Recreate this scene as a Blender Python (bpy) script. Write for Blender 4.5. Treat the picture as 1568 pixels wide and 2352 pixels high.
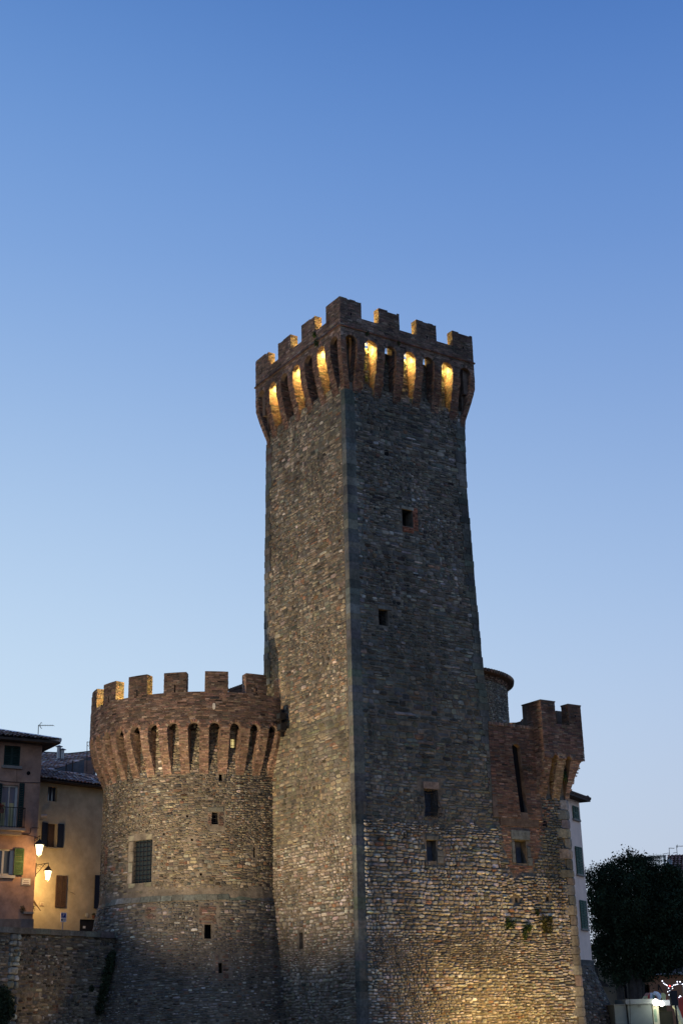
import bpy, math, random
import numpy as np
from math import sin, cos, tan, atan, atan2, sqrt, pi, radians, degrees
from mathutils import Matrix, Vector

for o in list(bpy.data.objects):
    bpy.data.objects.remove(o)
SC = bpy.context.scene
COL = SC.collection
random.seed(7)
RNG = np.random.default_rng(11)

# ---------------------------------------------------------------- camera
F = 3121.0                       # focal length in picture units (frame 1568 x 2352)
TH = atan(1157 / F)              # pitch up
RHO = radians(1.36)              # small roll of the hand-held camera
EYE = np.array([0.0, 0.0, 1.7])
_Fw = np.array([0, cos(TH), sin(TH)]); _R0 = np.array([1.0, 0, 0]); _U0 = np.array([0, -sin(TH), cos(TH)])
_X = cos(RHO) * _R0 - sin(RHO) * _U0
_Y = sin(RHO) * _R0 + cos(RHO) * _U0
cd = bpy.data.cameras.new('camera'); cam = bpy.data.objects.new('camera', cd); COL.objects.link(cam)
cd.sensor_fit = 'VERTICAL'; cd.sensor_height = 36.0; cd.lens = 36.0 * F / 2352
cd.clip_start = 0.1; cd.clip_end = 3000
m = Matrix.Identity(4)
for i in range(3):
    m[i][0] = _X[i]; m[i][1] = _Y[i]; m[i][2] = -_Fw[i]; m[i][3] = EYE[i]
cam.matrix_world = m
SC.camera = cam
SC.view_settings.view_transform = 'Standard'
SC.view_settings.look = 'None'
SC.view_settings.exposure = 0.0
SC.view_settings.gamma = 1.0
SC.view_settings.use_curve_mapping = False

# ---------------------------------------------------------------- world: clear dusk sky, glow left of the castle
def lin(c):
    return tuple(((x / 255) / 12.92 if x / 255 <= 0.04045 else ((x / 255 + 0.055) / 1.055) ** 2.4) for x in c)
W = bpy.data.worlds.new("World"); SC.world = W; W.use_nodes = True
wn = W.node_tree.nodes; wl = W.node_tree.links
wn.clear()
w_out = wn.new('ShaderNodeOutputWorld'); w_bg = wn.new('ShaderNodeBackground')
wl.new(w_bg.outputs[0], w_out.inputs[0])
w_tc = wn.new('ShaderNodeTexCoord'); w_sep = wn.new('ShaderNodeSeparateXYZ')
wl.new(w_tc.outputs['Generated'], w_sep.inputs[0])
def w_ramp(stops):
    r = wn.new('ShaderNodeValToRGB'); e = r.color_ramp.elements
    while len(e) > 1: e.remove(e[0])
    e[0].position = stops[0][0]; e[0].color = (*lin(stops[0][1]), 1)
    for p, c in stops[1:]:
        q = e.new(p); q.color = (*lin(c), 1)
    r.color_ramp.interpolation = 'B_SPLINE'
    wl.new(w_sep.outputs['Z'], r.inputs[0])
    return r
sn = lambda d: sin(radians(d))
glow = w_ramp([(0.0, (216, 230, 241)), (sn(5), (212, 230, 244)), (sn(11), (203, 225, 244)), (sn(17), (186, 212, 240)),
               (sn(24), (157, 189, 230)), (sn(31), (131, 169, 223)), (sn(41), (97, 144, 209)), (sn(60), (58, 100, 170)), (1.0, (40, 74, 134))])
away = w_ramp([(0.0, (184, 190, 204)), (sn(5), (190, 201, 220)), (sn(11), (180, 201, 231)), (sn(17), (159, 188, 228)),
               (sn(24), (133, 166, 217)), (sn(31), (109, 149, 211)), (sn(41), (72, 119, 191)), (sn(60), (46, 84, 154)), (1.0, (40, 74, 134))])
w_dot = wn.new('ShaderNodeVectorMath'); w_dot.operation = 'DOT_PRODUCT'
wl.new(w_tc.outputs['Generated'], w_dot.inputs[0])
SUN_AZ = radians(-62)            # where the sun went down: far to the left
w_dot.inputs[1].default_value = (sin(SUN_AZ), cos(SUN_AZ), 0)
w_map = wn.new('ShaderNodeMapRange'); w_map.interpolation_type = 'SMOOTHSTEP'
w_map.inputs['From Min'].default_value = 0.10; w_map.inputs['From Max'].default_value = 0.78
wl.new(w_dot.outputs['Value'], w_map.inputs['Value'])
w_mix = wn.new('ShaderNodeMix'); w_mix.data_type = 'RGBA'
wl.new(w_map.outputs[0], w_mix.inputs[0]); wl.new(away.outputs[0], w_mix.inputs[6]); wl.new(glow.outputs[0], w_mix.inputs[7])
wl.new(w_mix.outputs[2], w_bg.inputs[0])
w_bg.inputs['Strength'].default_value = 1.0

def lamp(kind, name, loc, energy, color, size=0.1, target=None, spot=None, parent=None):
    d = bpy.data.lights.new(name, kind); d.energy = energy; d.color = color
    if kind == 'SPOT':
        d.spot_size = radians(spot); d.spot_blend = 0.8; d.shadow_soft_size = size
    elif kind == 'POINT':
        d.shadow_soft_size = size
    elif kind == 'AREA':
        d.size = size
    o = bpy.data.objects.new(name, d); COL.objects.link(o); o.location = loc
    if target is not None:
        o.rotation_euler = (Vector(target) - Vector(loc)).to_track_quat('-Z', 'Y').to_euler()
    return o
WARM = (1.0, 0.66, 0.27)
YEL = (1.0, 0.74, 0.21)

# ---------------------------------------------------------------- picture <-> place
def ray(x, y):
    d = (x - 784) * _X - (y - 1176) * _Y + F * _Fw
    return d / np.linalg.norm(d)
def hit(x, y, p0, n):
    d = ray(x, y); n = np.asarray(n, float)
    return EYE + d * (np.dot(np.asarray(p0, float) - EYE, n) / np.dot(d, n))
def at(x, y, Y):
    return hit(x, y, (0, Y, 0), (0, 1, 0))
_S = {1: (564.3, 658.4, 2.7785), 2: (188.1, 1504.9, 3.2056), 3: (1081.7, 1523.7, 5.0), 4: (0, 1646, 4.545),
      5: (1298, 1909.4, 5.32), 6: (592.6, 1834.1, 4.506), 7: (0, 1928.2, 2.526), 8: (903, 1787.1, 3.3344)}
def cc(n, X, Y):
    s = _S[n]; return s[0] + X / s[2], s[1] + Y / s[2]

# ---------------------------------------------------------------- frames: (u, v, d) -> place
Z3 = np.array([0, 0, 1.0])
class Plane:
    def __init__(self, O, U, V=Z3, N=None, wz=None):
        self.O = np.asarray(O, float); self.U = np.asarray(U, float); self.V = np.asarray(V, float)
        self.N = np.cross(self.U, self.V) if N is None else np.asarray(N, float)
        self.N = self.N / np.linalg.norm(self.N); self.wz = wz
    def __call__(self, u, v, d):
        u = np.asarray(u, float)
        if self.wz is not None: u = u * self.wz(v)
        u, v, d = np.broadcast_arrays(u, v, d)
        return self.O + u[..., None] * self.U + v[..., None] * self.V + d[..., None] * self.N
    def basis(self, u, v):
        return self.U, self.V, self.N
    def uv(self, x, y, off=0.0):
        O = self.O + off * self.N
        q = hit(x, y, O, self.N) - O
        return float(q @ self.U), float(q @ self.V)
class Cyl:
    def __init__(self, c, R, Rref):
        self.c = np.asarray(c, float); self.R = R; self.k = Rref
    def __call__(self, u, v, d):
        u, v, d = np.broadcast_arrays(np.asarray(u, float), np.asarray(v, float), d)
        th = u / self.k; r = self.R(v) + d
        return np.stack([self.c[0] + r * np.sin(th), self.c[1] - r * np.cos(th), v], -1)
    def basis(self, u, v):
        th = u / self.k
        U = np.array([cos(th), sin(th), 0]); e = .01
        r1 = float(self.R(np.array(v + e)) - self.R(np.array(v - e))) / (2 * e)
        V = np.array([sin(th) * r1, -cos(th) * r1, 1.0]); V /= np.linalg.norm(V)
        return U, V, np.cross(U, V)

# ---------------------------------------------------------------- mesh buffers
class Buf:
    def __init__(self):
        self.v = []; self.c = []; self.f = []; self.n = 0
    def add(self, verts, faces, col=(1, 1, 1)):
        verts = np.asarray(verts, float).reshape(-1, 3)
        col = np.asarray(col, float)
        if col.ndim == 1: col = np.tile(col, (len(verts), 1))
        self.v.append(verts); self.c.append(col)
        if isinstance(faces, list) and faces and not isinstance(faces[0], np.ndarray):
            by = {}
            for f in faces: by.setdefault(len(f), []).append(f)
            faces = [np.array(x) for x in by.values()]
        elif isinstance(faces, np.ndarray): faces = [faces]
        for f in faces: self.f.append(f + self.n)
        self.n += len(verts)
    def mesh(self, name):
        me = bpy.data.meshes.new(name)
        v = np.concatenate(self.v).astype(np.float32); c = np.concatenate(self.c)
        me.vertices.add(len(v)); me.vertices.foreach_set('co', v.ravel())
        loops = np.concatenate([f.ravel() for f in self.f]).astype(np.int32)
        tot = np.concatenate([np.full(len(f), f.shape[1], np.int32) for f in self.f])
        st = np.concatenate([[0], np.cumsum(tot)[:-1]]).astype(np.int32)
        me.loops.add(len(loops)); me.loops.foreach_set('vertex_index', loops)
        me.polygons.add(len(tot)); me.polygons.foreach_set('loop_start', st)
        me.update(calc_edges=True)
        me.shade_flat()
        a = me.attributes.new('tone', 'FLOAT_COLOR', 'POINT')
        c4 = np.ones((len(c), 4), np.float32); c4[:, :3] = c
        a.data.foreach_set('color', c4.ravel())
        return me
    def build(self, name, mat, parent=None, kind=None):
        if not self.f: return None
        me = self.mesh(name)
        if mat: me.materials.append(mat)
        o = bpy.data.objects.new(name, me); COL.objects.link(o)
        if parent is not None: o.parent = parent
        if kind: o['kind'] = kind
        return o
QB = np.array([[0, 3, 2, 1], [4, 5, 6, 7], [0, 1, 5, 4], [1, 2, 6, 5], [2, 3, 7, 6], [3, 0, 4, 7]])
def fbox(buf, fr, u0, u1, v0, v1, d0, d1, col=(1, 1, 1), nu=1):
    us = np.linspace(u0, u1, nu + 1)
    for a, b in zip(us[:-1], us[1:]):
        P = [fr(a, v0, d0), fr(b, v0, d0), fr(b, v1, d0), fr(a, v1, d0), fr(a, v0, d1), fr(b, v0, d1), fr(b, v1, d1), fr(a, v1, d1)]
        buf.add(np.array(P), QB, col)
def tube(buf, pts, r, n=8, col=(1, 1, 1), cap=True):
    pts = [np.asarray(p, float) for p in pts]
    rs = r if hasattr(r, '__len__') else [r] * len(pts)
    V = []
    for i, p in enumerate(pts):
        t = pts[min(i + 1, len(pts) - 1)] - pts[max(i - 1, 0)]
        t = t / (np.linalg.norm(t) + 1e-9)
        a = np.cross(t, [0, 0, 1.0] if abs(t[2]) < .9 else [1.0, 0, 0]); a /= np.linalg.norm(a); b = np.cross(t, a)
        for k in range(n):
            V.append(p + rs[i] * (cos(2 * pi * k / n) * a + sin(2 * pi * k / n) * b))
    fs = []
    for i in range(len(pts) - 1):
        for k in range(n):
            k2 = (k + 1) % n
            fs.append((i * n + k, (i + 1) * n + k, (i + 1) * n + k2, i * n + k2))
    buf.add(V, fs, col)
    if cap:
        buf.add(V[:n], [tuple(range(n))], col)
        buf.add(V[-n:], [tuple(range(n))[::-1]], col)
def lathe(buf, c, prof, n=16, col=(1, 1, 1)):
    V = [(c[0] + r * cos(2 * pi * k / n), c[1] + r * sin(2 * pi * k / n), c[2] + z) for r, z in prof for k in range(n)]
    fs = [(i * n + k, i * n + (k + 1) % n, (i + 1) * n + (k + 1) % n, (i + 1) * n + k) for i in range(len(prof) - 1) for k in range(n)]
    buf.add(V, fs, col)

# ---------------------------------------------------------------- materials
MATS = {}
def mat(name, col=(.5, .5, .5), rough=.85, noise=.25, scale=3.0, bump=.0, bscale=40., metal=0., emit=None, estr=0., spec=.3, tone=False, col2=None, trans=False):
    if name in MATS: return MATS[name]
    M = bpy.data.materials.new(name); M.use_nodes = True; nt = M.node_tree; N = nt.nodes; L = nt.links
    b = N.get('Principled BSDF')
    b.inputs['Roughness'].default_value = rough; b.inputs['Metallic'].default_value = metal
    b.inputs['Specular IOR Level'].default_value = spec
    geo = N.new('ShaderNodeNewGeometry')
    nz = N.new('ShaderNodeTexNoise'); nz.inputs['Scale'].default_value = scale; nz.inputs['Detail'].default_value = 7
    nz.inputs['Roughness'].default_value = .65
    L.new(geo.outputs['Position'], nz.inputs['Vector'])
    mr = N.new('ShaderNodeMapRange'); mr.inputs['From Min'].default_value = .3; mr.inputs['From Max'].default_value = .7
    mr.inputs['To Min'].default_value = 1 - noise; mr.inputs['To Max'].default_value = 1 + noise
    L.new(nz.outputs['Fac'], mr.inputs['Value'])
    if tone:
        at_ = N.new('ShaderNodeAttribute'); at_.attribute_name = 'tone'
        oi = N.new('ShaderNodeObjectInfo')
        mx = N.new('ShaderNodeMix'); mx.data_type = 'RGBA'; mx.blend_type = 'MULTIPLY'; mx.inputs[0].default_value = 1
        L.new(at_.outputs['Color'], mx.inputs[6]); L.new(oi.outputs['Color'], mx.inputs[7])
        src = mx.outputs[2]
    elif col2:
        mx = N.new('ShaderNodeMix'); mx.data_type = 'RGBA'
        mx.inputs[6].default_value = (*col, 1); mx.inputs[7].default_value = (*col2, 1)
        n2 = N.new('ShaderNodeTexNoise'); n2.inputs['Scale'].default_value = scale * .35; n2.inputs['Detail'].default_value = 5
        L.new(geo.outputs['Position'], n2.inputs['Vector'])
        m2 = N.new('ShaderNodeMapRange'); m2.inputs['From Min'].default_value = .4; m2.inputs['From Max'].default_value = .62
        L.new(n2.outputs['Fac'], m2.inputs['Value']); L.new(m2.outputs[0], mx.inputs[0])
        src = mx.outputs[2]
    else:
        rg = N.new('ShaderNodeRGB'); rg.outputs[0].default_value = (*col, 1); src = rg.outputs[0]
    vm = N.new('ShaderNodeVectorMath'); vm.operation = 'SCALE'
    L.new(src, vm.inputs[0]); L.new(mr.outputs[0], vm.inputs['Scale'])
    last = vm.outputs[0]
    if tone:   # broad weathering: dark lichen and damp patches over many stones
        n3 = N.new('ShaderNodeTexNoise'); n3.inputs['Scale'].default_value = .42; n3.inputs['Detail'].default_value = 8; n3.inputs['Roughness'].default_value = .7
        L.new(geo.outputs['Position'], n3.inputs['Vector'])
        m3 = N.new('ShaderNodeMapRange'); m3.inputs['From Min'].default_value = .36; m3.inputs['From Max'].default_value = .62
        m3.inputs['To Min'].default_value = .55; m3.inputs['To Max'].default_value = 1.12
        L.new(n3.outputs['Fac'], m3.inputs['Value'])
        mp = N.new('ShaderNodeMapping'); mp.inputs['Scale'].default_value = (1.6, 1.6, .16); L.new(geo.outputs['Position'], mp.inputs['Vector'])
        n4 = N.new('ShaderNodeTexNoise'); n4.inputs['Scale'].default_value = 1.5; n4.inputs['Detail'].default_value = 6; L.new(mp.outputs[0], n4.inputs['Vector'])
        m4 = N.new('ShaderNodeMapRange'); m4.inputs['From Min'].default_value = .35; m4.inputs['From Max'].default_value = .68
        m4.inputs['To Min'].default_value = .78; m4.inputs['To Max'].default_value = 1.25; L.new(n4.outputs['Fac'], m4.inputs['Value'])
        v4 = N.new('ShaderNodeVectorMath'); v4.operation = 'SCALE'; L.new(last, v4.inputs[0]); L.new(m4.outputs[0], v4.inputs['Scale']); last = v4.outputs[0]
        v3 = N.new('ShaderNodeVectorMath'); v3.operation = 'SCALE'
        L.new(last, v3.inputs[0]); L.new(m3.outputs[0], v3.inputs['Scale']); last = v3.outputs[0]
    L.new(last, b.inputs['Base Color'])
    if bump:
        bn = N.new('ShaderNodeTexNoise'); bn.inputs['Scale'].default_value = bscale; bn.inputs['Detail'].default_value = 5
        L.new(geo.outputs['Position'], bn.inputs['Vector'])
        bp = N.new('ShaderNodeBump'); bp.inputs['Strength'].default_value = bump; bp.inputs['Distance'].default_value = .02
        L.new(bn.outputs['Fac'], bp.inputs['Height']); L.new(bp.outputs[0], b.inputs['Normal'])
    if emit:
        b.inputs['Emission Color'].default_value = (*emit, 1); b.inputs['Emission Strength'].default_value = estr
    MATS[name] = M
    return M
M_STONE = mat('weathered_stone', tone=True, rough=.92, noise=.35, scale=9, bump=.7, bscale=30, spec=.15)
M_BRICK = mat('old_brick', tone=True, rough=.9, noise=.3, scale=14, bump=.5, bscale=60, spec=.15)
M_MORTAR = mat('lime_mortar', (.165, .14, .108), col2=(.105, .092, .074), rough=.97, noise=.35, scale=5, bump=.9, bscale=18, spec=.1)
M_BMORTAR = mat('brick_mortar', (.15, .115, .09), col2=(.10, .075, .06), rough=.97, noise=.3, scale=6, bump=.6, bscale=30, spec=.1)
M_DARK = mat('dark_interior', (.012, .012, .014), rough=1, noise=.1, spec=0)
M_IRON = mat('dark_iron', (.03, .028, .028), rough=.6, metal=.6, noise=.2)
M_TILE = mat('terracotta_tile', tone=True, rough=.85, noise=.3, scale=8, bump=.4, bscale=30)
M_WOOD = mat('old_wood', (.05, .032, .02), rough=.8, noise=.3, scale=6)

# ---------------------------------------------------------------- things
def tag(o, label, cat, group=None):
    o['label'] = label; o['category'] = cat
    if group: o['group'] = group
    return o
def thing(name, label, cat, loc=(0, 0, 0), group=None):
    o = bpy.data.objects.new(name, None); COL.objects.link(o); o.location = loc
    o.empty_display_size = .3
    PEND.append((o, Vector(loc)))
    return tag(o, label, cat, group)
PEND = []
def setparent(o, p):
    o.parent = p
    o.matrix_parent_inverse = Matrix.Translation(-Vector(p.location))
def part(buf, name, m_, parent, kind=None, label=None):
    """world-space geometry as one part of a thing"""
    if name == 'opening' and len(buf.f) > 1:
        vs = list(zip(buf.v, buf.c))
        for v_, c_ in vs:
            b1 = Buf(); b1.add(v_, [(0, 1, 2, 3)], c_); part(b1, name, m_, parent)
        return None
    o = buf.build(name, m_, None, kind)
    if o is not None and parent is not None: setparent(o, parent)
    if label and o is not None: o['label'] = label
    return o
def struct(buf, name, m_, parent=None):
    return part(buf, name, m_, parent, None if parent else 'structure')

# ---------------------------------------------------------------- masonry
OCT = np.array([(-.5, -.27), (-.3, -.5), (.3, -.5), (.5, -.27), (.5, .27), (.3, .5), (-.3, .5), (-.5, .27)])
def oct_faces():
    q = []
    for r in range(2):
        for k in range(8):
            k2 = (k + 1) % 8
            q.append((r * 8 + k, r * 8 + k2, (r + 1) * 8 + k2, (r + 1) * 8 + k))
    return np.array(q), np.array([[16 + k for k in range(8)]])
OQ, OC = oct_faces()
def stone_uvd(n, proud, rng, bulge=.66):
    P = np.zeros((n, 3, 8, 3))
    base = OCT[None] + rng.uniform(-.10, .10, (n, 8, 2))
    P[:, 0, :, :2] = base; P[:, 1, :, :2] = base * .97
    P[:, 2, :, :2] = base * (bulge + rng.uniform(-.1, .1, (n, 1, 1))) + rng.uniform(-.06, .06, (n, 1, 2))
    pr = np.asarray(proud)[:, None]
    P[:, 0, :, 2] = -.02
    P[:, 1, :, 2] = pr * .55 * rng.uniform(.5, 1.2, (n, 8))
    P[:, 2, :, 2] = pr * rng.uniform(.85, 1.15, (n, 8))
    return P.reshape(n, 24, 3)
BQ4 = np.array([(-.5, -.5), (.5, -.5), (.5, .5), (-.5, .5)])
def brick_uvd(n, proud, rng):
    P = np.zeros((n, 3, 4, 3))
    base = BQ4[None] + rng.uniform(-.02, .02, (n, 4, 2))
    P[:, 0, :, :2] = base; P[:, 1, :, :2] = base; P[:, 2, :, :2] = base * np.array([.95, .84])
    pr = np.asarray(proud)[:, None]
    P[:, 0, :, 2] = -.02; P[:, 1, :, 2] = pr * .7; P[:, 2, :, 2] = pr * rng.uniform(.9, 1.1, (n, 4))
    return P.reshape(n, 12, 3)
BF = [np.array([(r * 4 + k, r * 4 + (k + 1) % 4, (r + 1) * 4 + (k + 1) % 4, (r + 1) * 4 + k) for r in range(2) for k in range(4)] + [(8, 9, 10, 11)])]
def variants(kind, count=10):
    out = []
    rng = np.random.default_rng(5)
    for i in range(count):
        b = Buf()
        if kind == 'stone': b.add(stone_uvd(1, np.array([.05]), rng)[0], [OQ, OC])
        elif kind == 'brick': b.add(brick_uvd(1, np.array([.02]), rng)[0], BF)
        me = b.mesh(kind); me.materials.append(M_STONE if kind == 'stone' else M_BRICK)
        out.append(me)
    return out
VAR = {}
class Masonry:
    def __init__(self, th, seed=1):
        self.th = th; self.s = []; self.b = []; self.rng = np.random.default_rng(seed)
    def stones(self, fr, A, proud, col, bulge=.66):
        """A: n x 4 (u, v, w, h)"""
        if len(A): self.s.append((fr, np.asarray(A), np.broadcast_to(proud, (len(A),)).copy(), np.asarray(col), bulge))
    def bricks(self, fr, A, col, proud=.012, ang=None):
        if len(A):
            n = len(A)
            self.b.append((fr, np.asarray(A), np.broadcast_to(proud, (n,)) * self.rng.uniform(.5, 1.5, n), np.asarray(col),
                           np.zeros(n) if ang is None else np.asarray(ang)))
    def finish(self, limit=300):
        for kind, lst in (('stone', self.s), ('brick', self.b)):
            if not lst: continue
            if kind not in VAR: VAR[kind] = variants(kind)
            sc = []
            for gi, g in enumerate(lst):
                A = g[1]; P = g[0](A[:, 0], A[:, 1], np.zeros(len(A)))
                dd = ((P - EYE) ** 2).sum(1)
                # how square-on the piece is seen
                U, V, Nn = g[0].basis(A[:, 0].mean(), A[:, 1].mean()) if not isinstance(g[0], Cyl) else (None, None, None)
                if isinstance(g[0], Cyl):
                    th = A[:, 0] / g[0].k; Nv = np.stack([np.sin(th), -np.cos(th), 0 * th], 1)
                else: Nv = np.tile(Nn, (len(A), 1))
                face = ((EYE - P) * Nv).sum(1) / np.sqrt(dd)
                s = A[:, 2] * A[:, 3] * np.clip(face, 0, 1) / dd
                sc.append(np.stack([s, np.full(len(A), gi), np.arange(len(A))], 1))
            sc = np.concatenate(sc); sc = sc[np.argsort(-sc[:, 0])]
            pick = sc[:limit]; chosen = {}
            for s, gi, k in pick: chosen.setdefault(int(gi), []).append(int(k))
            buf = Buf()
            for gi, g in enumerate(lst):
                fr, A, pr, col = g[0], g[1], g[2], g[3]
                sel = np.ones(len(A), bool)
                for k in chosen.get(gi, []):
                    sel[k] = False
                    U, V, Nn = fr.basis(A[k, 0], A[k, 1])
                    me = VAR[kind][random.randrange(len(VAR[kind]))]
                    o = bpy.data.objects.new(kind, me); COL.objects.link(o)
                    w_, h_ = A[k, 2], A[k, 3]
                    if kind == 'brick':
                        a = g[4][k]; U, V = cos(a) * U + sin(a) * V, -sin(a) * U + cos(a) * V
                        dz = pr[k] / .02
                    else: dz = pr[k] / .05
                    p = fr(A[k, 0], A[k, 1], 0.0)
                    mm = Matrix([[U[i] * w_, V[i] * h_, Nn[i] * dz, p[i]] for i in range(3)] + [[0, 0, 0, 1]])
                    setparent(o, self.th); o.matrix_basis = mm
                    o.color = (*col[k], 1)
                if sel.any():
                    A2, pr2, c2 = A[sel], pr[sel], col[sel]; n = len(A2)
                    T = stone_uvd(n, pr2, self.rng, g[4]) if kind == 'stone' else brick_uvd(n, pr2, self.rng)
                    x = T[:, :, 0] * A2[:, 2:3]; y = T[:, :, 1] * A2[:, 3:4]
                    if kind == 'brick':
                        a = g[4][sel][:, None]; x, y = x * np.cos(a) - y * np.sin(a), x * np.sin(a) + y * np.cos(a)
                    P = fr(A2[:, 0:1] + x, A2[:, 1:2] + y, T[:, :, 2])
                    k = T.shape[1]; off = (np.arange(n) * k)[:, None, None]
                    fs = [(f[None] + off).reshape(-1, f.shape[1]) for f in ([OQ, OC] if kind == 'stone' else BF)]
                    buf.add(P.reshape(-1, 3), fs, np.repeat(c2, k, 0))
            nm = 'stonework' if kind == 'stone' else 'brickwork'
            if buf.f: part(buf, nm, M_STONE if kind == 'stone' else M_BRICK, self.th, 'stuff')

def rubble(u0, u1, z0, z1, h, w, rng, holes=(), wave=.04, gap=.015, split=.2, keep=None):
    out = []
    z = z0
    while z < z1:
        k = .84 + .17 * sin(z * 1.05 + 1.3) + .12 * sin(z * 2.7 + .4)
        hh = rng.uniform(*h) * k; u = u0 - rng.uniform(0, w[0])
        ph = rng.uniform(0, 6)
        while u < u1:
            ww = rng.uniform(*w) * k * (1.5 if rng.random() < .10 else 1) * (1 + .3 * sin(u * 1.3 + z * .9))
            a, b = max(u, u0), min(u + ww, u1)
            if b - a > .05:
                uc = (a + b) / 2; zc = z + hh / 2
                dz = wave * (sin(uc * 1.7 + ph * .15 + z * .8) + .6 * sin(uc * 4.1 + z * 1.9)) + rng.normal(0, .014)
                if rng.random() < split and hh > h[0] * 1.15:
                    f = rng.uniform(.35, .65)
                    out.append((uc, zc - hh / 2 + hh * f / 2 + dz, b - a - gap, hh * f - gap))
                    out.append((uc + rng.normal(0, .01), zc + hh / 2 - hh * (1 - f) / 2 + dz, b - a - gap, hh * (1 - f) - gap))
                else:
                    out.append((uc, zc + dz, b - a - gap, hh * rng.uniform(.86, 1.0) - gap))
            u += ww
        z += hh
    A = np.array(out)
    for (a, b, c, d) in holes:
        k = ~((A[:, 0] + A[:, 2] / 2 > a) & (A[:, 0] - A[:, 2] / 2 < b) & (A[:, 1] + A[:, 3] / 2 > c) & (A[:, 1] - A[:, 3] / 2 < d))
        A = A[k]
    if keep is not None: A = A[keep(A[:, 0], A[:, 1])]
    return A
def brickrows(u0, u1, v0, v1, rng, keep=None, bl=.27, bh=.064, gap=.011):
    n = max(1, int(round((v1 - v0) / bh))); bh = (v1 - v0) / n
    out = []
    for i in range(n):
        u = u0 - (bl * .5 if i % 2 else 0) - rng.uniform(0, .03)
        v = v0 + (i + .5) * bh
        while u < u1:
            ww = bl * rng.uniform(.82, 1.1) * (.5 if rng.random() < .18 else 1)
            a, b = max(u, u0), min(u + ww, u1)
            if b - a > .035: out.append(((a + b) / 2, v + rng.normal(0, .002), b - a - gap, bh - gap))
            u += ww
    A = np.array(out) if out else np.zeros((0, 4))
    if keep is not None and len(A): A = A[keep(A[:, 0], A[:, 1])]
    return A
def rows_clip(u0, u1, v0, v1, rng, KLf, KRf, vtop, bh=.064):
    out = []; n = int(round((v1 - v0) / bh)); bh = (v1 - v0) / n
    for i in range(n):
        v = v0 + (i + .5) * bh
        segs = [(u0, u1)] if v > vtop else [(u0, float(KLf(v))), (float(KRf(v)), u1)]
        for a, e in segs:
            A = brickrows(a, e, v - bh / 2, v + bh / 2, rng, bh=bh)
            if len(A): 
                A = A.copy(); out.append(A)
    return np.concatenate(out)
def pal(n, cols, wts, rng, var=.2):
    cols = np.array(cols); wts = np.array(wts, float); wts /= wts.sum()
    c = cols[rng.choice(len(cols), n, p=wts)]
    return np.clip(c * (1 + rng.normal(0, var, (n, 1))) * (1 + rng.normal(0, .04, (n, 3))), .01, .75)
C_UP = ([(.20, .175, .135), (.27, .235, .18), (.155, .15, .135), (.33, .30, .25), (.23, .15, .10), (.16, .17, .15), (.11, .10, .09), (.42, .40, .36)], [6, 5, 4, 2.5, 1.0, 3, 2, .6])
C_UP = ([tuple(x * 0.80 for x in c) for c in C_UP[0]], C_UP[1])
C_ASH = ([(.19, .18, .145), (.16, .165, .14), (.23, .205, .155), (.14, .14, .13), (.26, .25, .22), (.21, .15, .11)], [5, 5, 4, 3, 1.5, .7])
C_ASH = ([tuple(x * 0.78 for x in c) for c in C_ASH[0]], C_ASH[1])
C_PALE = ([(.42, .39, .34), (.36, .33, .28), (.48, .46, .42), (.27, .23, .17), (.17, .18, .165), (.26, .16, .11), (.3, .27, .22)], [6, 6, 3, 2.2, 1.8, .7, 4])
C_TAN = ([(.31, .26, .19), (.25, .215, .16), (.38, .345, .28), (.19, .17, .14), (.24, .15, .10), (.15, .155, .15), (.46, .43, .38), (.09, .08, .07)], [6, 6, 3.5, 3, 1.2, 2, .9, 1.2])
C_TAN = ([tuple(x * 0.86 for x in c) for c in C_TAN[0]], C_TAN[1])
C_TALUS = ([(.22, .20, .165), (.17, .165, .15), (.27, .24, .19), (.12, .115, .11), (.5, .48, .44), (.25, .14, .10), (.35, .32, .27)], [6, 5, 4, 3, 1.3, .8, 2])
C_TALUS = ([tuple(x * 0.80 for x in c) for c in C_TALUS[0]], C_TALUS[1])
C_QUOIN = ([(.145, .15, .13), (.165, .165, .14), (.125, .13, .12), (.19, .18, .14)], [5, 4, 3, 2])
C_QUOIN = ([tuple(x * 0.74 for x in c) for c in C_QUOIN[0]], C_QUOIN[1])
C_BR = ([(.22, .125, .085), (.18, .105, .075), (.27, .165, .11), (.15, .095, .072), (.26, .19, .135), (.12, .095, .08)], [6, 5, 3, 3, 2, 2])
C_BRG = ([(.21, .135, .10), (.17, .12, .092), (.25, .165, .12), (.14, .105, .085), (.28, .215, .165)], [5, 5, 3, 3, 2])

C_BRT = ([(.25, .165, .115), (.215, .14, .10), (.29, .20, .145), (.18, .12, .09)], [4, 4, 3, 2])
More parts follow.
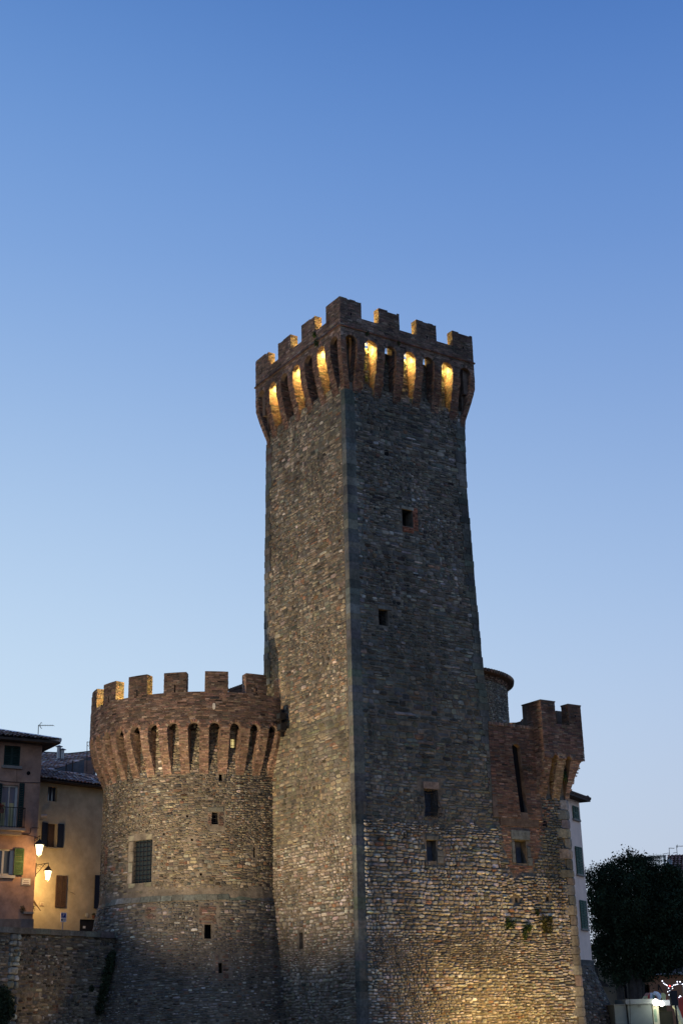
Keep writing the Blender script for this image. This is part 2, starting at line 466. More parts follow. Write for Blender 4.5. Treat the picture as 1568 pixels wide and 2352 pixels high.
# wall sheet with rectangular openings (each gets its own depth)
def wallsheet(buf, fr, u0, u1, v0, v1, holes, d=0.0, back=None, step=1.5, col=(1, 1, 1), ext=None):
    us = sorted(set([u0, u1] + [x for h in holes for x in h[:2]] + list(np.arange(u0, u1, step))))
    vs = sorted(set([v0, v1] + [x for h in holes for x in h[2:4]] + list(np.arange(v0, v1, step))))
    for a, b in zip(us[:-1], us[1:]):
        for c, e in zip(vs[:-1], vs[1:]):
            if b - a < 1e-5 or e - c < 1e-5: continue
            um, vm = (a + b) / 2, (c + e) / 2
            if any(h[0] < um < h[1] and h[2] < vm < h[3] for h in holes): continue
            buf.add(np.array([fr(a, c, d), fr(b, c, d), fr(b, e, d), fr(a, e, d)]), [(0, 1, 2, 3)], col)
    for h in holes:
        a, b, c, e = h[:4]; dep = h[4]
        q = lambda u, v, dd: fr(u, v, dd)
        for (p1, p2) in (((a, c), (b, c)), ((b, c), (b, e)), ((b, e), (a, e)), ((a, e), (a, c))):
            buf.add(np.array([q(*p1, d), q(*p1, d - dep), q(*p2, d - dep), q(*p2, d)]), [(3, 2, 1, 0)], col)
        if back is not None:
            back.add(np.array([q(a, c, d - dep), q(b, c, d - dep), q(b, e, d - dep), q(a, e, d - dep)]), [(0, 1, 2, 3)])

def grate(parent, fr, u0, u1, v0, v1, d, nv, nh, r=.012, frame=False):
    b = Buf()
    for i in range(nv):
        u = u0 + (u1 - u0) * (i + .5) / nv; tube(b, [fr(u, v0, d), fr(u, v1, d)], r, 5)
    for i in range(nh):
        v = v0 + (v1 - v0) * (i + .5) / nh; tube(b, [fr(u0, v, d), fr(u1, v, d)], r, 5)
    return part(b, 'window_grating', M_IRON, parent)

# ================================================================= GEOMETRY OF THE CASTLE
A_R = radians(56.3)
dR = np.array([sin(A_R), cos(A_R), 0]); nR = np.array([cos(A_R), -sin(A_R), 0]); dL = -nR; nL = -dR
CORN = np.array([0.24427, 50.0, 0.0])
def wR(v):
    return np.interp(v, [0, 8.6, 8.9, 9.1, 12.5, 14.4, 17.3, 21, 22, 25.2, 30], [6.62, 6.64, 6.8, 6.76, 6.5, 6.33, 6.2, 6.06, 6.02, 6.12, 6.13]) / 6.13
FR = Plane(CORN, dR, Z3, nR, wz=wR)          # right face of the square tower
FRp = Plane(CORN, dR, Z3, nR)
def wL(v): return np.interp(v, [0, 14.5, 19, 25, 30], [6.5, 6.48, 6.38, 6.24, 6.13]) / 6.13
FL = Plane(CORN, -dL, Z3, nL, wz=wL)         # left face (u runs from -6.13 to 0)
FLp = Plane(CORN, -dL, Z3, nL)
P_ = .4; ZS, ZT, ZSTR, ZA, ZCB = 28.77, 29.53, 28.2, 27.86, 25.5

# ---------------------------------------------------------------- ground and terrain
b = Buf(); b.add([(-1500, -1500, 0), (1500, -1500, 0), (1500, 1500, 0), (-1500, 1500, 0)], [(0, 1, 2, 3)])
struct(b, 'ground', mat('ground_gravel', (.09, .085, .075), col2=(.06, .062, .05), rough=.95, noise=.3, scale=.6, bump=.3, bscale=9))

# ================================================================= SQUARE TOWER
tower = thing('square_tower', 'tall square stone tower with lit brick machicolations and battlements on top', 'tower', tuple(CORN))
MT = Masonry(tower, 21)
rng = MT.rng
body = Buf(); dark = Buf()
R_HOLES = [(2.66, 3.18, 20.14, 20.86, .5), (1.29, 1.72, 15.82, 16.46, .45), (2.86, 3.42, 8.66, 9.66, .5), (2.90, 3.32, 7.02, 7.78, .4)]
ZR, DR = 25.95, -.22        # above ZR the wall stands back behind the machicolations
FRr = Plane(CORN + DR * nR, dR, Z3, nR, wz=wR); FLr = Plane(CORN + DR * nL, -dL, Z3, nL, wz=wL)
wallsheet(body, FR, 0, 6.13, 0, ZR, R_HOLES, back=dark); wallsheet(body, FRr, .2, 6.13, ZR, 27.84, [])
body.add(np.array([FR(0, ZR, 0), FR(6.13, ZR, 0), FR(6.13, ZR, DR), FR(0, ZR, DR)]), [(0, 1, 2, 3)])
body.add(np.array([FL(-6.13, ZR, 0), FL(.0, ZR, 0), FL(.0, ZR, DR), FL(-6.13, ZR, DR)]), [(0, 1, 2, 3)])
fbox(body, FRp, -.13, .06, ZR, 28.15, -.06, .12)
sl0, sl1 = FLp.uv(*cc(6, 425, 1470)), FLp.uv(*cc(6, 466, 1550))
SLU = (sl0[0] + sl1[0]) / 2 / 1.06
L_HOLES = [(SLU - .13, SLU + .13, 4.08, 4.66, .5)]
wallsheet(body, FL, -6.13, 0, 0, ZR, L_HOLES, back=dark); wallsheet(body, FLr, -6.13, -.2, ZR, 27.84, [])
# hidden sides and the roof terrace
far = CORN + 6.4 * dR + 6.4 * dL
q = [CORN + 6.13 * dR, CORN + 6.13 * dR + 6.13 * dL, CORN + 6.13 * dL]
for a, c in ((CORN + 6.6 * dR, CORN + 6.6 * dR + 6.4 * dL), (CORN + 6.6 * dR + 6.4 * dL, CORN + 6.45 * dL)):
    t0 = a + (CORN - a) * .07 if 0 else a
for k in range(4):
    z0, z1 = k * 7.0, min((k + 1) * 7.0, 27.84)
    ring = []
    for z in (z0, z1):
        w1 = 6.13 * float(wR(z)); w2 = 6.13 * float(wL(z))
        ring.append([CORN + w1 * dR + z * Z3, CORN + w1 * dR + w2 * dL + z * Z3, CORN + w2 * dL + z * Z3])
    (a0, b0, c0), (a1, b1, c1) = ring
    body.add([a0, b0, b1, a1], [(0, 1, 2, 3)]); body.add([b0, c0, c1, b1], [(0, 1, 2, 3)])
part(body, 'wall', M_MORTAR, tower); part(dark, 'opening', M_DARK, tower)
b = Buf()
i_ = .26
b.add([CORN + i_ * dR + i_ * dL + 27.82 * Z3, CORN + 6.11 * dR + i_ * dL + 27.82 * Z3, CORN + 6.11 * dR + 6.11 * dL + 27.82 * Z3, CORN + i_ * dR + 6.11 * dL + 27.82 * Z3], [(0, 1, 2, 3)])
part(b, 'terrace_floor', M_BMORTAR, tower)

hz = lambda H, m=.02: [(a - m, b_ + m, c - m, e + m) for a, b_, c, e, *_ in H]
# brick-dressed window 1: keep its surround free of stone
sur = [(3.18, 3.45, 20.0, 21.0), (2.62, 3.2, 19.86, 20.14)]
lint = [(2.7, 3.55, 9.66, 9.98), (2.84, 3.4, 7.78, 7.95), (1.25, 1.95, 16.46, 16.62), (3.32, 3.62, 6.9, 7.4)]
QR, QL = .52, .40
A = rubble(.46, 6.13, 16.6, 27.55, (.09, .21), (.10, .36), rng, hz(R_HOLES) + sur + lint, wave=.025, split=.45, gap=.012)
A_ = rubble(.42, 6.13, ZR, 27.8, (.09, .2), (.10, .36), rng, (), split=.4); MT.stones(FRr, A_, rng.uniform(.01, .05, len(A_)), pal(len(A_), *C_UP, rng, .24), .8)
A = A[A[:, 1] < ZR - .08]
MT.stones(FR, A, rng.uniform(.006, .034, len(A)), pal(len(A), *C_UP, rng, .26), .82)
rag = lambda u: 8.42 + .07 * np.sin(u * 2.9) + .06 * np.sin(u * 7.7 + 1)
A = rubble(.42, 6.13, 8.1, 16.6, (.13, .26), (.18, .52), rng, hz(R_HOLES) + lint, wave=.02, split=.18, gap=.02, keep=lambda u, v: v > rag(u))
MT.stones(FR, A, rng.uniform(.008, .04, len(A)), pal(len(A), *C_ASH, rng, .25), .82)
A = rubble(.3, 6.13, .5, 8.75, (.10, .18), (.11, .30), rng, hz(R_HOLES) + lint, wave=.02, split=.1, gap=.026, keep=lambda u, v: v <= rag(u) - .05)
MT.stones(FR, A, rng.uniform(.025, .085, len(A)), pal(len(A), *C_PALE, rng, .22), .66)
A = rubble(-6.13, -.30, 12.5, 27.55, (.09, .2), (.10, .34), rng, (), wave=.025, split=.45, gap=.012)
A_ = rubble(-6.13, -.3, ZR, 27.8, (.09, .2), (.10, .36), rng, (), split=.4); MT.stones(FLr, A_, rng.uniform(.01, .05, len(A_)), pal(len(A_), *C_UP, rng, .24), .8)
A = A[A[:, 1] < ZR - .08]
MT.stones(FL, A, rng.uniform(.004, .024, len(A)), pal(len(A), *C_UP, rng, .24) * np.array([1.48, 1.34, 1.12]), .84)  # warm lamp light on this face is put into the stone colour
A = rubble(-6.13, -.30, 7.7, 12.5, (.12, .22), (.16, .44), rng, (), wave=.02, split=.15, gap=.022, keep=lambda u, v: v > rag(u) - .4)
MT.stones(FL, A, rng.uniform(.008, .03, len(A)), pal(len(A), *C_ASH, rng, .25) * np.array([1.35, 1.24, 1.05]), .8)  # same warm light painted into these stones
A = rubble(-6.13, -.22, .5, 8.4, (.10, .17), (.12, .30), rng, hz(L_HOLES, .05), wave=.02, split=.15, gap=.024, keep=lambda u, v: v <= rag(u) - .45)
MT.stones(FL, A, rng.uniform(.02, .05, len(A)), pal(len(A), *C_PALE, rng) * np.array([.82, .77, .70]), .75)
# lintels, sills, brick surround
def slab(fr, u0, u1, v0, v1, col=(.17, .17, .15), p=.04, th=None):
    b = Buf(); g = rng.uniform(-.012, .012, 4); fbox(b, fr, u0 + g[0], u1 + g[1], v0 + g[2], v1 + g[3], -.05, p)
    o = part(b, 'dressed_stone', M_STONE, th or tower); o.color = (*col, 1)
slab(FR, 2.82, 3.5, 9.67, 9.95, (.33, .24, .18)); slab(FR, 2.88, 3.4, 7.79, 7.93, (.2, .19, .15), .06)
slab(FR, 1.27, 1.9, 16.47, 16.61); slab(FR, 2.62, 3.22, 20.87, 20.99, (.3, .28, .22)); slab(FR, 3.33, 3.6, 7.2, 7.4); slab(FR, 3.33, 3.6, 6.95, 7.18)
A = brickrows(3.19, 3.44, 20.02, 21.0, rng); MT.bricks(FR, A, pal(len(A), [(.36, .15, .09), (.3, .13, .08)], [1, 1], rng), .03)
A = brickrows(2.64, 3.19, 19.88, 20.12, rng); MT.bricks(FR, A, pal(len(A), [(.36, .15, .09), (.3, .13, .08)], [1, 1], rng), .03)
# quoins: long and short blocks wrapped round the corner
def quoins(th, corner, dA, nA, dB, nB, z0, z1, la, lb, rng, h=(.22, .44), out=.006, name='quoin'):
    """corner block column. dA / dB run away from the corner along the two faces"""
    z = z0; i = 0
    while z < z1:
        hh = rng.uniform(*h); a = (la if i % 2 else la * (.52 if z < 9 else .72)) * rng.uniform(.85, 1.15); c = lb * rng.uniform(.92, 1.06)
        o_ = out + rng.uniform(0, .002); g = .003
        b = Buf()
        # L-shaped plan, slightly worn arris
        pl = [(-o_ + .012, -o_), (a, -o_), (a, .1), (.1, .1), (.1, c), (-o_, c), (-o_, -o_ + .012)]
        V = []
        for zz, s in ((z + g, 1), (z + hh - g, 1)):
            for (x, y) in pl:
                jx, jy = rng.normal(0, .0025, 2)
                p = corner + (x + jx) * dA + (y + jy) * (-nA) + zz * Z3
                V.append(p)
        n = len(pl)
        b.add(V, [(k, (k + 1) % n, n + (k + 1) % n, n + k) for k in range(n)] + [tuple(range(n, 2 * n)), tuple(range(n))[::-1]], (1, 1, 1))
        o = part(b, name, M_STONE, th)
        cq = pal(1, [(.125, .128, .112), (.105, .11, .10), (.145, .14, .115)], [2, 2, 1], rng, .12)[0]
        o.color = (*cq, 1)
        z += hh; i += 1
quoins(tower, CORN, dR, nR, dL, nL, .6, 25.55, .74, .27, rng)
# loose courses at the far right edge give the ragged outline
for z in np.arange(9.2, 25.2, .27):
    hh = .262; w_ = rng.uniform(.25, .55); ex = max(0, rng.normal(.0, .014)) + (.05 if rng.random() < .06 else 0)
    uu = 6.13 * float(wR(z))
    b = Buf(); fbox(b, FRp, uu - w_, uu + ex + .015, z, z + hh, -.5, .03 + rng.uniform(0, .03))
    o = part(b, 'quoin', M_STONE, tower); o.color = (*pal(1, *C_QUOIN, rng, .12)[0], 1)
for z in np.arange(14.6, 25.2, .27):
    hh = .262; w_ = rng.uniform(.25, .5); ex = max(0, rng.normal(.0, .012))
    uu = 6.13 * float(wL(z))
    b = Buf(); fbox(b, FLp, -uu - ex - .012, -uu + w_, z, z + hh, -.5, .025 + rng.uniform(0, .03))
    o = part(b, 'quoin', M_STONE, tower); o.color = (*pal(1, *C_ASH, rng, .12)[0], 1)
# gratings
grate(tower, FR, 1.30, 1.71, 15.83, 16.45, -.12, 3, 5)
b = Buf()   # bulging iron cage on the low window
for i in range(6):
    u = 2.88 + .54 * i / 5
    tube(b, [FR(u, 9.64, .03), FR(u, 9.2, .07), FR(u, 8.9, .22), FR(u, 8.66, .26), FR(u, 8.62, .02)], .011, 5)
for v, d in ((9.5, .05), (9.25, .08), (9.0, .18), (8.75, .26)):
    tube(b, [FR(2.86, v, .02), FR(2.87, v, d), FR(3.43, v, d), FR(3.44, v, .02)], .010, 5)
part(b, 'window_grating', M_IRON, tower)
b = Buf(); fbox(b, FR, 2.9, 3.38, 8.68, 9.62, -.42, -.36); part(b, 'window_shutter', mat('grey_wood', (.05, .055, .07), noise=.3), tower)
b = Buf(); fbox(b, FR, 2.92, 3.3, 7.04, 7.76, -.3, -.24); part(b, 'window_shutter', MATS['grey_wood'], tower)

# ---- crown
def arch_band(buf, fr, cs, hw, zsp, ztop, dA, dB, uA, uB, n=9, col=(1, 1, 1)):
    """wall band pierced by round arches, between d = dA (back) and dB (front)"""
    pts = []
    edge = uA
    for c in cs:
        pts.append((edge, c - hw, None)); pts.append((c - hw, c + hw, c)); edge = c + hw
    pts.append((edge, uB, None))
    for a, e, c in pts:
        if c is None:
            if e - a > .002: fbox(buf, fr, a, e, zsp, ztop, dA, dB, col, nu=max(1, int((e - a) / .5)))
        else:
            th = np.linspace(pi, 0, n + 1)
            U = c + hw * np.cos(th); Zz = zsp + hw * np.sin(th)
            for i in range(n):
                u0, u1, z0, z1 = U[i], U[i + 1], Zz[i], Zz[i + 1]
                P = [fr(u0, z0, dA), fr(u1, z1, dA), fr(u1, ztop, dA), fr(u0, ztop, dA), fr(u0, z0, dB), fr(u1, z1, dB), fr(u1, ztop, dB), fr(u0, ztop, dB)]
                buf.add(np.array(P), QB, col)
def archkeep(cs, hw, zsp, ring):
    def f(u, v):
        k = np.ones(len(u), bool)
        for c in cs:
            k &= ~((np.hypot(u - c, v - zsp) < hw + ring) & (v > zsp - .02)) & ~((abs(u - c) < hw + .03) & (v <= zsp))
        return k
    return f
def voussoirs(ma, fr, cs, hw, zsp, ring, n, pcol, rng):
    for c in cs:
        th = (np.arange(n) + .5) / n * pi
        A = np.stack([c + (hw + ring / 2) * np.cos(th), zsp + (hw + ring / 2) * np.sin(th), np.full(n, ring * .92), np.full(n, (hw + ring / 2) * pi / n * .8)], 1)
        ma.bricks(fr, A, pal(n, *pcol, rng), .02, th)
def corbel(buf, ma, fr, u0, u1, prof, lean, rng, pcol, sides=(True, True), ztop=None, bl=.2, back=-.05):
    """flaring brick bracket on frame fr (planar). prof: [(z, d)] rising"""
    n = len(prof)
    V = []
    for z, d in prof:
        s = lean(z) if lean else 0.0
        V += [fr(u0 + s, z, back), fr(u1 + s, z, back), fr(u1 + s, z, d), fr(u0 + s, z, d)]
    fs = []
    for i in range(n - 1):
        for k in range(4):
            k2 = (k + 1) % 4
            fs.append((i * 4 + k, i * 4 + k2, (i + 1) * 4 + k2, (i + 1) * 4 + k))
    fs.append((3, 2, 1, 0)); fs.append(tuple((n - 1) * 4 + k for k in range(4)))
    buf.add(V, [f[::-1] for f in fs])
    N = fr.N
    for (z0, d0), (z1, d1) in zip(prof[:-1], prof[1:]):
        s0 = lean(z0) if lean else 0; s1 = lean(z1) if lean else 0
        a = fr(u0 + s0, z0, d0); c = fr(u0 + s1, z1, d1)
        L_ = np.linalg.norm(c - a)
        if L_ < .05: continue
        fp = Plane(a, fr.U, (c - a) / L_)
        A = brickrows(0, u1 - u0, 0, L_, rng, bl=bl)
        ma.bricks(fp, A, pal(len(A), *pcol, rng))
    zb, zt = prof[0][0], prof[-1][0]; dm = max(d for _, d in prof)
    zz = [p[0] for p in prof]; dd = [p[1] for p in prof]
    for side, on in ((0, sides[0]), (1, sides[1])):
        if not on: continue
        uu = u0 if side == 0 else u1
        sl = ((lean(zt) - lean(zb)) / (zt - zb)) if lean else 0.0
        base = fr(uu + (lean(zb) if lean else 0), zb, 0.0)
        Vv = Z3 + sl * fr.U
        if side == 0: fp = Plane(base, N, Vv, -fr.U); kp = lambda a_, v_: a_ < np.interp(v_ + zb, zz, dd) - .02
        else: fp = Plane(base, -N, Vv, fr.U); kp = lambda a_, v_: -a_ < np.interp(v_ + zb, zz, dd) - .02
        A = brickrows(min(0, back + .05), dm, 0, zt - zb, rng, kp, bl=.2) if side == 0 else brickrows(-dm, -min(0, back + .05), 0, zt - zb, rng, kp, bl=.2)
        ma.bricks(fp, A, pal(len(A), *pcol, rng), .008)

cs = [3.065 + (k - 3) * .985 for k in range(7)]; HW = .295; ZSP = ZA - HW
crown = Buf()
PROF = [(25.5, .0), (25.75, .05), (26.0, .12), (26.6, .27), (27.15, .385), (27.35, P_), (ZSP, P_)]
for fr, sgn, lo in ((FRp, 1, 0), (FLp, -1, 1)):
    cc_ = [c * sgn for c in cs]; cc_.sort()
    uA, uB = (-P_, 6.13 + P_) if sgn == 1 else (-6.13 - P_, P_ - .18)
    arch_band(crown, fr, cc_, HW, ZSP, ZSTR - .002, P_ - .18, P_, uA, uB)
    for i in range(6):
        a, e = cc_[i] + HW, cc_[i + 1] - HW
        corbel(crown, MT, fr, a, e, PROF, None, rng, C_BR, back=-.27)
        fbox(crown, fr, a + .01, e - .01, ZSP, ZSTR - .01, -.26, P_ - .181)  # partition added above the bracket to stop lamp light leaking sideways
    # brick face above the corbels
    u_a, u_b = (-P_, 6.13 + P_) if sgn == 1 else (-6.13 - P_, P_)
    kp = archkeep(cc_, HW, ZSP, .14)
    fpl = Plane(fr.O + P_ * fr.N, fr.U, Z3, fr.N)
    A = brickrows(u_a, u_b, ZSP - .02, ZSTR, rng, kp); MT.bricks(fpl, A, pal(len(A), *C_BRG, rng))
    voussoirs(MT, fpl, cc_, HW, ZSP, .14, 15, C_BRG, rng)
    # parapet, string course, merlons
    t0, t1 = P_ - .36, P_
    ue = u_b if sgn == 1 else P_ - .36
    fbox(crown, fr, u_a, ue, ZSTR, ZS, t0, t1)
    s_a, s_b = (-P_ - .05, u_b + .05) if sgn == 1 else (u_a - .05, P_ + .05)
    if sgn == -1: s_b = P_
    fbox(crown, fr, s_a if sgn == 1 else s_a, s_b, ZSTR - .03, ZSTR + .035, P_ - .02, P_ + .045 + .002 * sgn)
    fs_ = Plane(fr.O + (P_ + .046) * fr.N, fr.U, Z3, fr.N)
    A = brickrows(s_a, s_b, ZSTR - .03, ZSTR + .035, rng, bl=.16); MT.bricks(fs_, A, pal(len(A), [(.10, .06, .05), (.16, .08, .06)], [1, 1], rng), .02)
    A = brickrows(u_a, u_b, ZSTR + .04, ZS, rng); MT.bricks(fpl, A, pal(len(A), *C_BRG, rng))
    for mi, (m0, m1) in enumerate(((-.4, .66), (1.55, 2.6), (3.5, 4.55), (5.43, 6.53))):
        a, e = (m0, m1) if sgn == 1 else (-m1, -m0)
        if sgn == -1 and mi == 0: fbox(crown, fr, a, P_ - .36, ZS, ZT, t0, t1)
        else:
            fbox(crown, fr, a, e, ZS, ZT - rng.uniform(.02, .09), t0, t1)
        uc = (a + e) / 2
        kp = lambda u, v, uc=uc: ~((abs(u - uc) < .11) & (abs(v - (ZS + .0)) < .17))
        A = brickrows(a, e, ZS, ZT, rng, kp); 
        A = A[~((A[:, 1] > ZT - .07) & (rng.random(len(A)) < .35))]
        MT.bricks(fpl, A, pal(len(A), *C_BRG, rng))
        # arrow slit: flat dark patch painted for the shaded gap, framed by bricks
        A = np.array([(uc - .075, ZS + .09, .07, .055), (uc - .075, ZS + .02, .07, .055), (uc - .075, ZS - .05, .07, .055), (uc + .075, ZS + .09, .07, .055), (uc + .075, ZS + .02, .07, .055), (uc + .075, ZS - .05, .07, .055), (uc, ZS + .15, .2, .05)])
        MT.bricks(fpl, A, pal(len(A), *C_BRG, rng), .014)
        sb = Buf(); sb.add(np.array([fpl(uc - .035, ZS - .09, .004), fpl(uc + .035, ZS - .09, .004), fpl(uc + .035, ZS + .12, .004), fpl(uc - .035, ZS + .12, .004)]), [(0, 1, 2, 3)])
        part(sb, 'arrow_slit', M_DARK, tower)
        # side cheeks that face the corner, and the other ones
        for side in (0, 1):
            uu = a if side == 0 else e
            base = fr(uu, 0, 0.0)
            fp = Plane(base, fr.N, Z3, -fr.U) if side == 0 else Plane(base, -fr.N, Z3, fr.U)
            A = brickrows(t0, t1, ZS, ZT, rng, bl=.18) if side == 0 else brickrows(-t1, -t0, ZS, ZT, rng, bl=.18)
            MT.bricks(fp, A, pal(len(A), *C_BRG, rng) * 1.15)
# corner brackets of the crown (they flare both ways)
def corner_pillar(O, e1, e2, w_, prof, pcol, ma, rng):
    """square-plan bracket at a corner; e1, e2 point outwards from the two faces. prof (z, p)"""
    V = []
    for z, p in prof:
        for x, y in ((p - w_, p - w_), (p, p - w_), (p, p), (p - w_, p)):
            V.append(O + x * e1 + y * e2 + z * Z3)
    n = len(prof); fs = []
    for i in range(n - 1):
        for k in range(4):
            k2 = (k + 1) % 4; fs.append((i * 4 + k, i * 4 + k2, (i + 1) * 4 + k2, (i + 1) * 4 + k))
    fs.append((3, 2, 1, 0)); fs.append(tuple((n - 1) * 4 + k for k in range(4)))
    if np.cross(e1, e2)[2] < 0: fs = [f[::-1] for f in fs]
    crown.add(V, fs)
    for (z0, p0), (z1, p1) in zip(prof[:-1], prof[1:]):
        for N_, T_ in ((e1, e2), (e2, e1)):
            # face with normal N_, running along T_
            U = np.cross(Z3, N_)
            sg = 1 if U @ T_ > 0 else -1
            s = (p0 - w_) if sg > 0 else -p0
            a = O + p0 * N_ + s * U + z0 * Z3
            c = O + p1 * N_ + ((p1 - w_) if sg > 0 else -p1) * U + z1 * Z3
            L_ = np.linalg.norm(c - a)
            Nn = np.cross(U, (c - a) / L_)
            fp = Plane(a, U, (c - a) / L_, Nn)
            A = brickrows(0, w_, 0, L_, rng, bl=.2); ma.bricks(fp, A, pal(len(A), *pcol, rng))
        for N_, T_ in ((e1, e2), (e2, e1)):      # inner cheeks
            Nn = -N_; U = np.cross(Z3, Nn); sg = 1 if U @ T_ > 0 else -1
            a = O + (p0 - w_) * N_ + (((p0 - w_)) if sg > 0 else -p0) * U + z0 * Z3
            c = O + (p1 - w_) * N_ + (((p1 - w_)) if sg > 0 else -p1) * U + z1 * Z3
            L_ = np.linalg.norm(c - a); fp = Plane(a, U, (c - a) / L_)
            A = brickrows(0, w_, 0, L_, rng, bl=.2); ma.bricks(fp, A, pal(len(A), *pcol, rng), .008)
PW = P_ + cs[0] - HW
corner_pillar(CORN, nR, nL, PW + .04, [(25.62, .015)] + [(z, max(d, .02)) for z, d in PROF[1:-1]] + [(ZSP + .01, P_ + .001)], C_BR, MT, rng)
corner_pillar(CORN + 6.13 * dR, nR, dR, PW + .04, [(25.2, .02)] + [(z - .2, max(d, .02)) for z, d in PROF[1:-2]] + [(27.35, P_), (ZSP + .01, P_ + .001)], C_BR, MT, rng)
corner_pillar(CORN + 6.13 * dL, nL, dL, PW + .04, [(25.1, .02)] + [(z - .2, max(d, .02)) for z, d in PROF[1:-2]] + [(27.35, P_), (ZSP + .01, P_ + .001)], C_BR, MT, rng)
# the two hidden sides of the crown
for O, U, N in ((CORN + 6.13 * dR, dL, dR), (CORN + 6.13 * dL, dR, dL)):
    f_ = Plane(O, U, Z3, N)
    fbox(crown, f_, -.04, 6.13 + P_ - .02, 27.64, ZS - .004, P_ - .36, P_ - .002)
    fbox(crown, f_, -.22, 6.1, 26.7, 28.19, -.1, .26); fbox(crown, f_, -.04, 6.0, 25.9, 26.7, -.1, .10)
    for m0, m1 in ((1.55, 2.6), (3.5, 4.55), (5.43, 6.5)): fbox(crown, f_, m0, m1, ZS - .004, ZT - .01, P_ - .36, P_ - .002)
part(crown, 'crown', M_BMORTAR, tower)
# upstand that closes the back of the arches
for f_, a_, e_, z_ in ((FLp, -6.5, -.25, 28.22), (FRp, 4.6, 6.4, 28.1)):
    up = Buf(); fbox(up, f_, a_, e_, 27.83, z_, -.5, DR - .01); part(up, 'upstand', M_BMORTAR, tower)
# horizontal bars closing the gap behind every arch
for fr, sgn in ((FRp, 1), (FLp, -1)):
    for c in cs:
        gb = Buf()
        for k in range(5): tube(gb, [fr(c * sgn - .3, 27.86 + .045 * k, DR + .03), fr(c * sgn + .3, 27.86 + .045 * k, .03)], .008, 5)
        part(gb, 'grille', M_IRON, tower)
MT.finish()
# lamps of the crown: one in every second slot, shining down behind the arch; others behind the crenels
def weed(parent, p, r, n, name='weed_tuft', drop=.5, col=(.05, .09, .02), seed=0, leaf=.045, lean=(0, 0, 0)):
    g = np.random.default_rng(seed); b = Buf()
    P = g.normal(0, 1, (n, 3)); P /= np.linalg.norm(P, axis=1)[:, None]; P *= (g.random((n, 1)) ** .4) * r
    P[:, 2] *= (1 + drop); P = np.asarray(p) + P + np.outer(-P[:, 2], lean)
    a = g.normal(0, 1, (n, 3)); a /= np.linalg.norm(a, axis=1)[:, None]
    t = g.normal(0, 1, (n, 3)); t -= (t * a).sum(1)[:, None] * a; t /= np.linalg.norm(t, axis=1)[:, None]
    s = leaf * g.uniform(.6, 1.4, (n, 1))
    V = np.stack([P - t * s, P + a * s * .5, P + t * s, P - a * s * .5], 1).reshape(-1, 3)
    f = (np.arange(n) * 4)[:, None] + np.arange(4)[None]
    b.add(V, f, np.repeat(np.array([col]) * g.uniform(.6, 1.5, (n, 1)), 4, 0))
    return part(b, name, mat('leaf', tone=True, rough=.7, noise=.2, scale=4, spec=.2), parent)
LAMPS = []
for fr, sgn in ((FRp, 1), (FLp, -1)):
    for k in (1, 3, 5):
        c = cs[k] * sgn
        p = fr(c, 28.02, -.03)
        fb = Buf(); fbox(fb, fr, c - .09, c + .09, 28.05, 28.12, -.12, .08); part(fb, 'floodlight', M_IRON, tower)
        l = lamp('SPOT', 'machicolation_lamp', tuple(p), 760, YEL, .05, tuple(fr(c, 25, -.03)), 140); LAMPS.append(l)
    for m0, m1 in ((.66, 1.55), (2.6, 3.5), (4.55, 5.43)):
        c = (m0 + m1) / 2 * sgn
        lamp('POINT', 'terrace_lamp', tuple(fr(c - .1 * sgn, 28.35, -.35)), 190, YEL, .06)
        fb = Buf(); fbox(fb, fr, c - .2, c - .04, 28.15, 28.25, -.55, -.4); part(fb, 'floodlight', M_IRON, tower)
for i, (fr, u, z, r) in enumerate(((FRp, cs[1] + .05, 27.5, .13), (FRp, cs[1], 26.9, .1), (FRp, cs[1] + .1, 26.35, .1), (FRp, cs[3] + .05, 27.45, .13), (FRp, cs[5] + .05, 27.45, .14), (FRp, cs[5], 26.9, .12), (FRp, cs[5] + .1, 25.9, .09),
                                   (FLp, -cs[1] + .05, 26.9, .13), (FLp, -cs[1] + .1, 27.3, .1), (FLp, -cs[3] + .1, 26.7, .09), (FLp, -cs[5] + .1, 26.4, .1), (FRp, cs[2] + .05, 27.4, .1), (FRp, cs[4], 27.3, .1))):
    weed(tower, fr(u, z, .07 + DR), r, 70, seed=i, leaf=.03, col=(.09, .12, .03), drop=.8)
weed(tower, FLp(-1.5, 28.6, .42), .1, 120, seed=40); weed(tower, FLp(-1.35, 28.12, .42), .13, 160, seed=41, col=(.03, .05, .02)); weed(tower, FRp(.9, 28.15, .42), .1, 120, seed=42, col=(.03, .04, .02))
weed(tower, FRp(2.5, 28.12, .4), .09, 90, seed=43, col=(.03, .04, .02))

# ================================================================= ROUND TOWER
CR = np.array([58 * sin(radians(-6)), 58 * cos(radians(-6))])
RB, RC = 4.14, 4.80
def Rbody(z):
    z = np.asarray(z, float)
    return np.where(z > 6.0, RB + 0 * z, RB + .06 + (6.0 - z) * .19)
CB = Cyl(CR, Rbody, RB)
CC = Cyl(CR, lambda z: RC + 0 * np.asarray(z, float), RC)
rt = thing('round_tower', 'squat round stone tower with brick battlements left of the tall tower', 'tower', (CR[0], CR[1], 0))
MR = Masonry(rt, 31); rng = MR.rng
U_ = lambda deg, R=RB: radians(deg) * R
body = Buf(); dark = Buf()
RH = [(U_(-35.0), U_(-22.3), 6.68, 8.30, .2), (U_(10.4), U_(14.0), 8.78, 9.25, .4), (U_(20.6), U_(23.0), 11.75, 12.15, .12),
      (U_(14.0), U_(16.0), 10.45, 10.72, .3), (U_(34.0), U_(35.5), 7.55, 7.95, .3), (U_(7.1), U_(10.5), 4.52, 5.04, .4), (U_(13.7), U_(15.4), 3.28, 3.64, .4)]
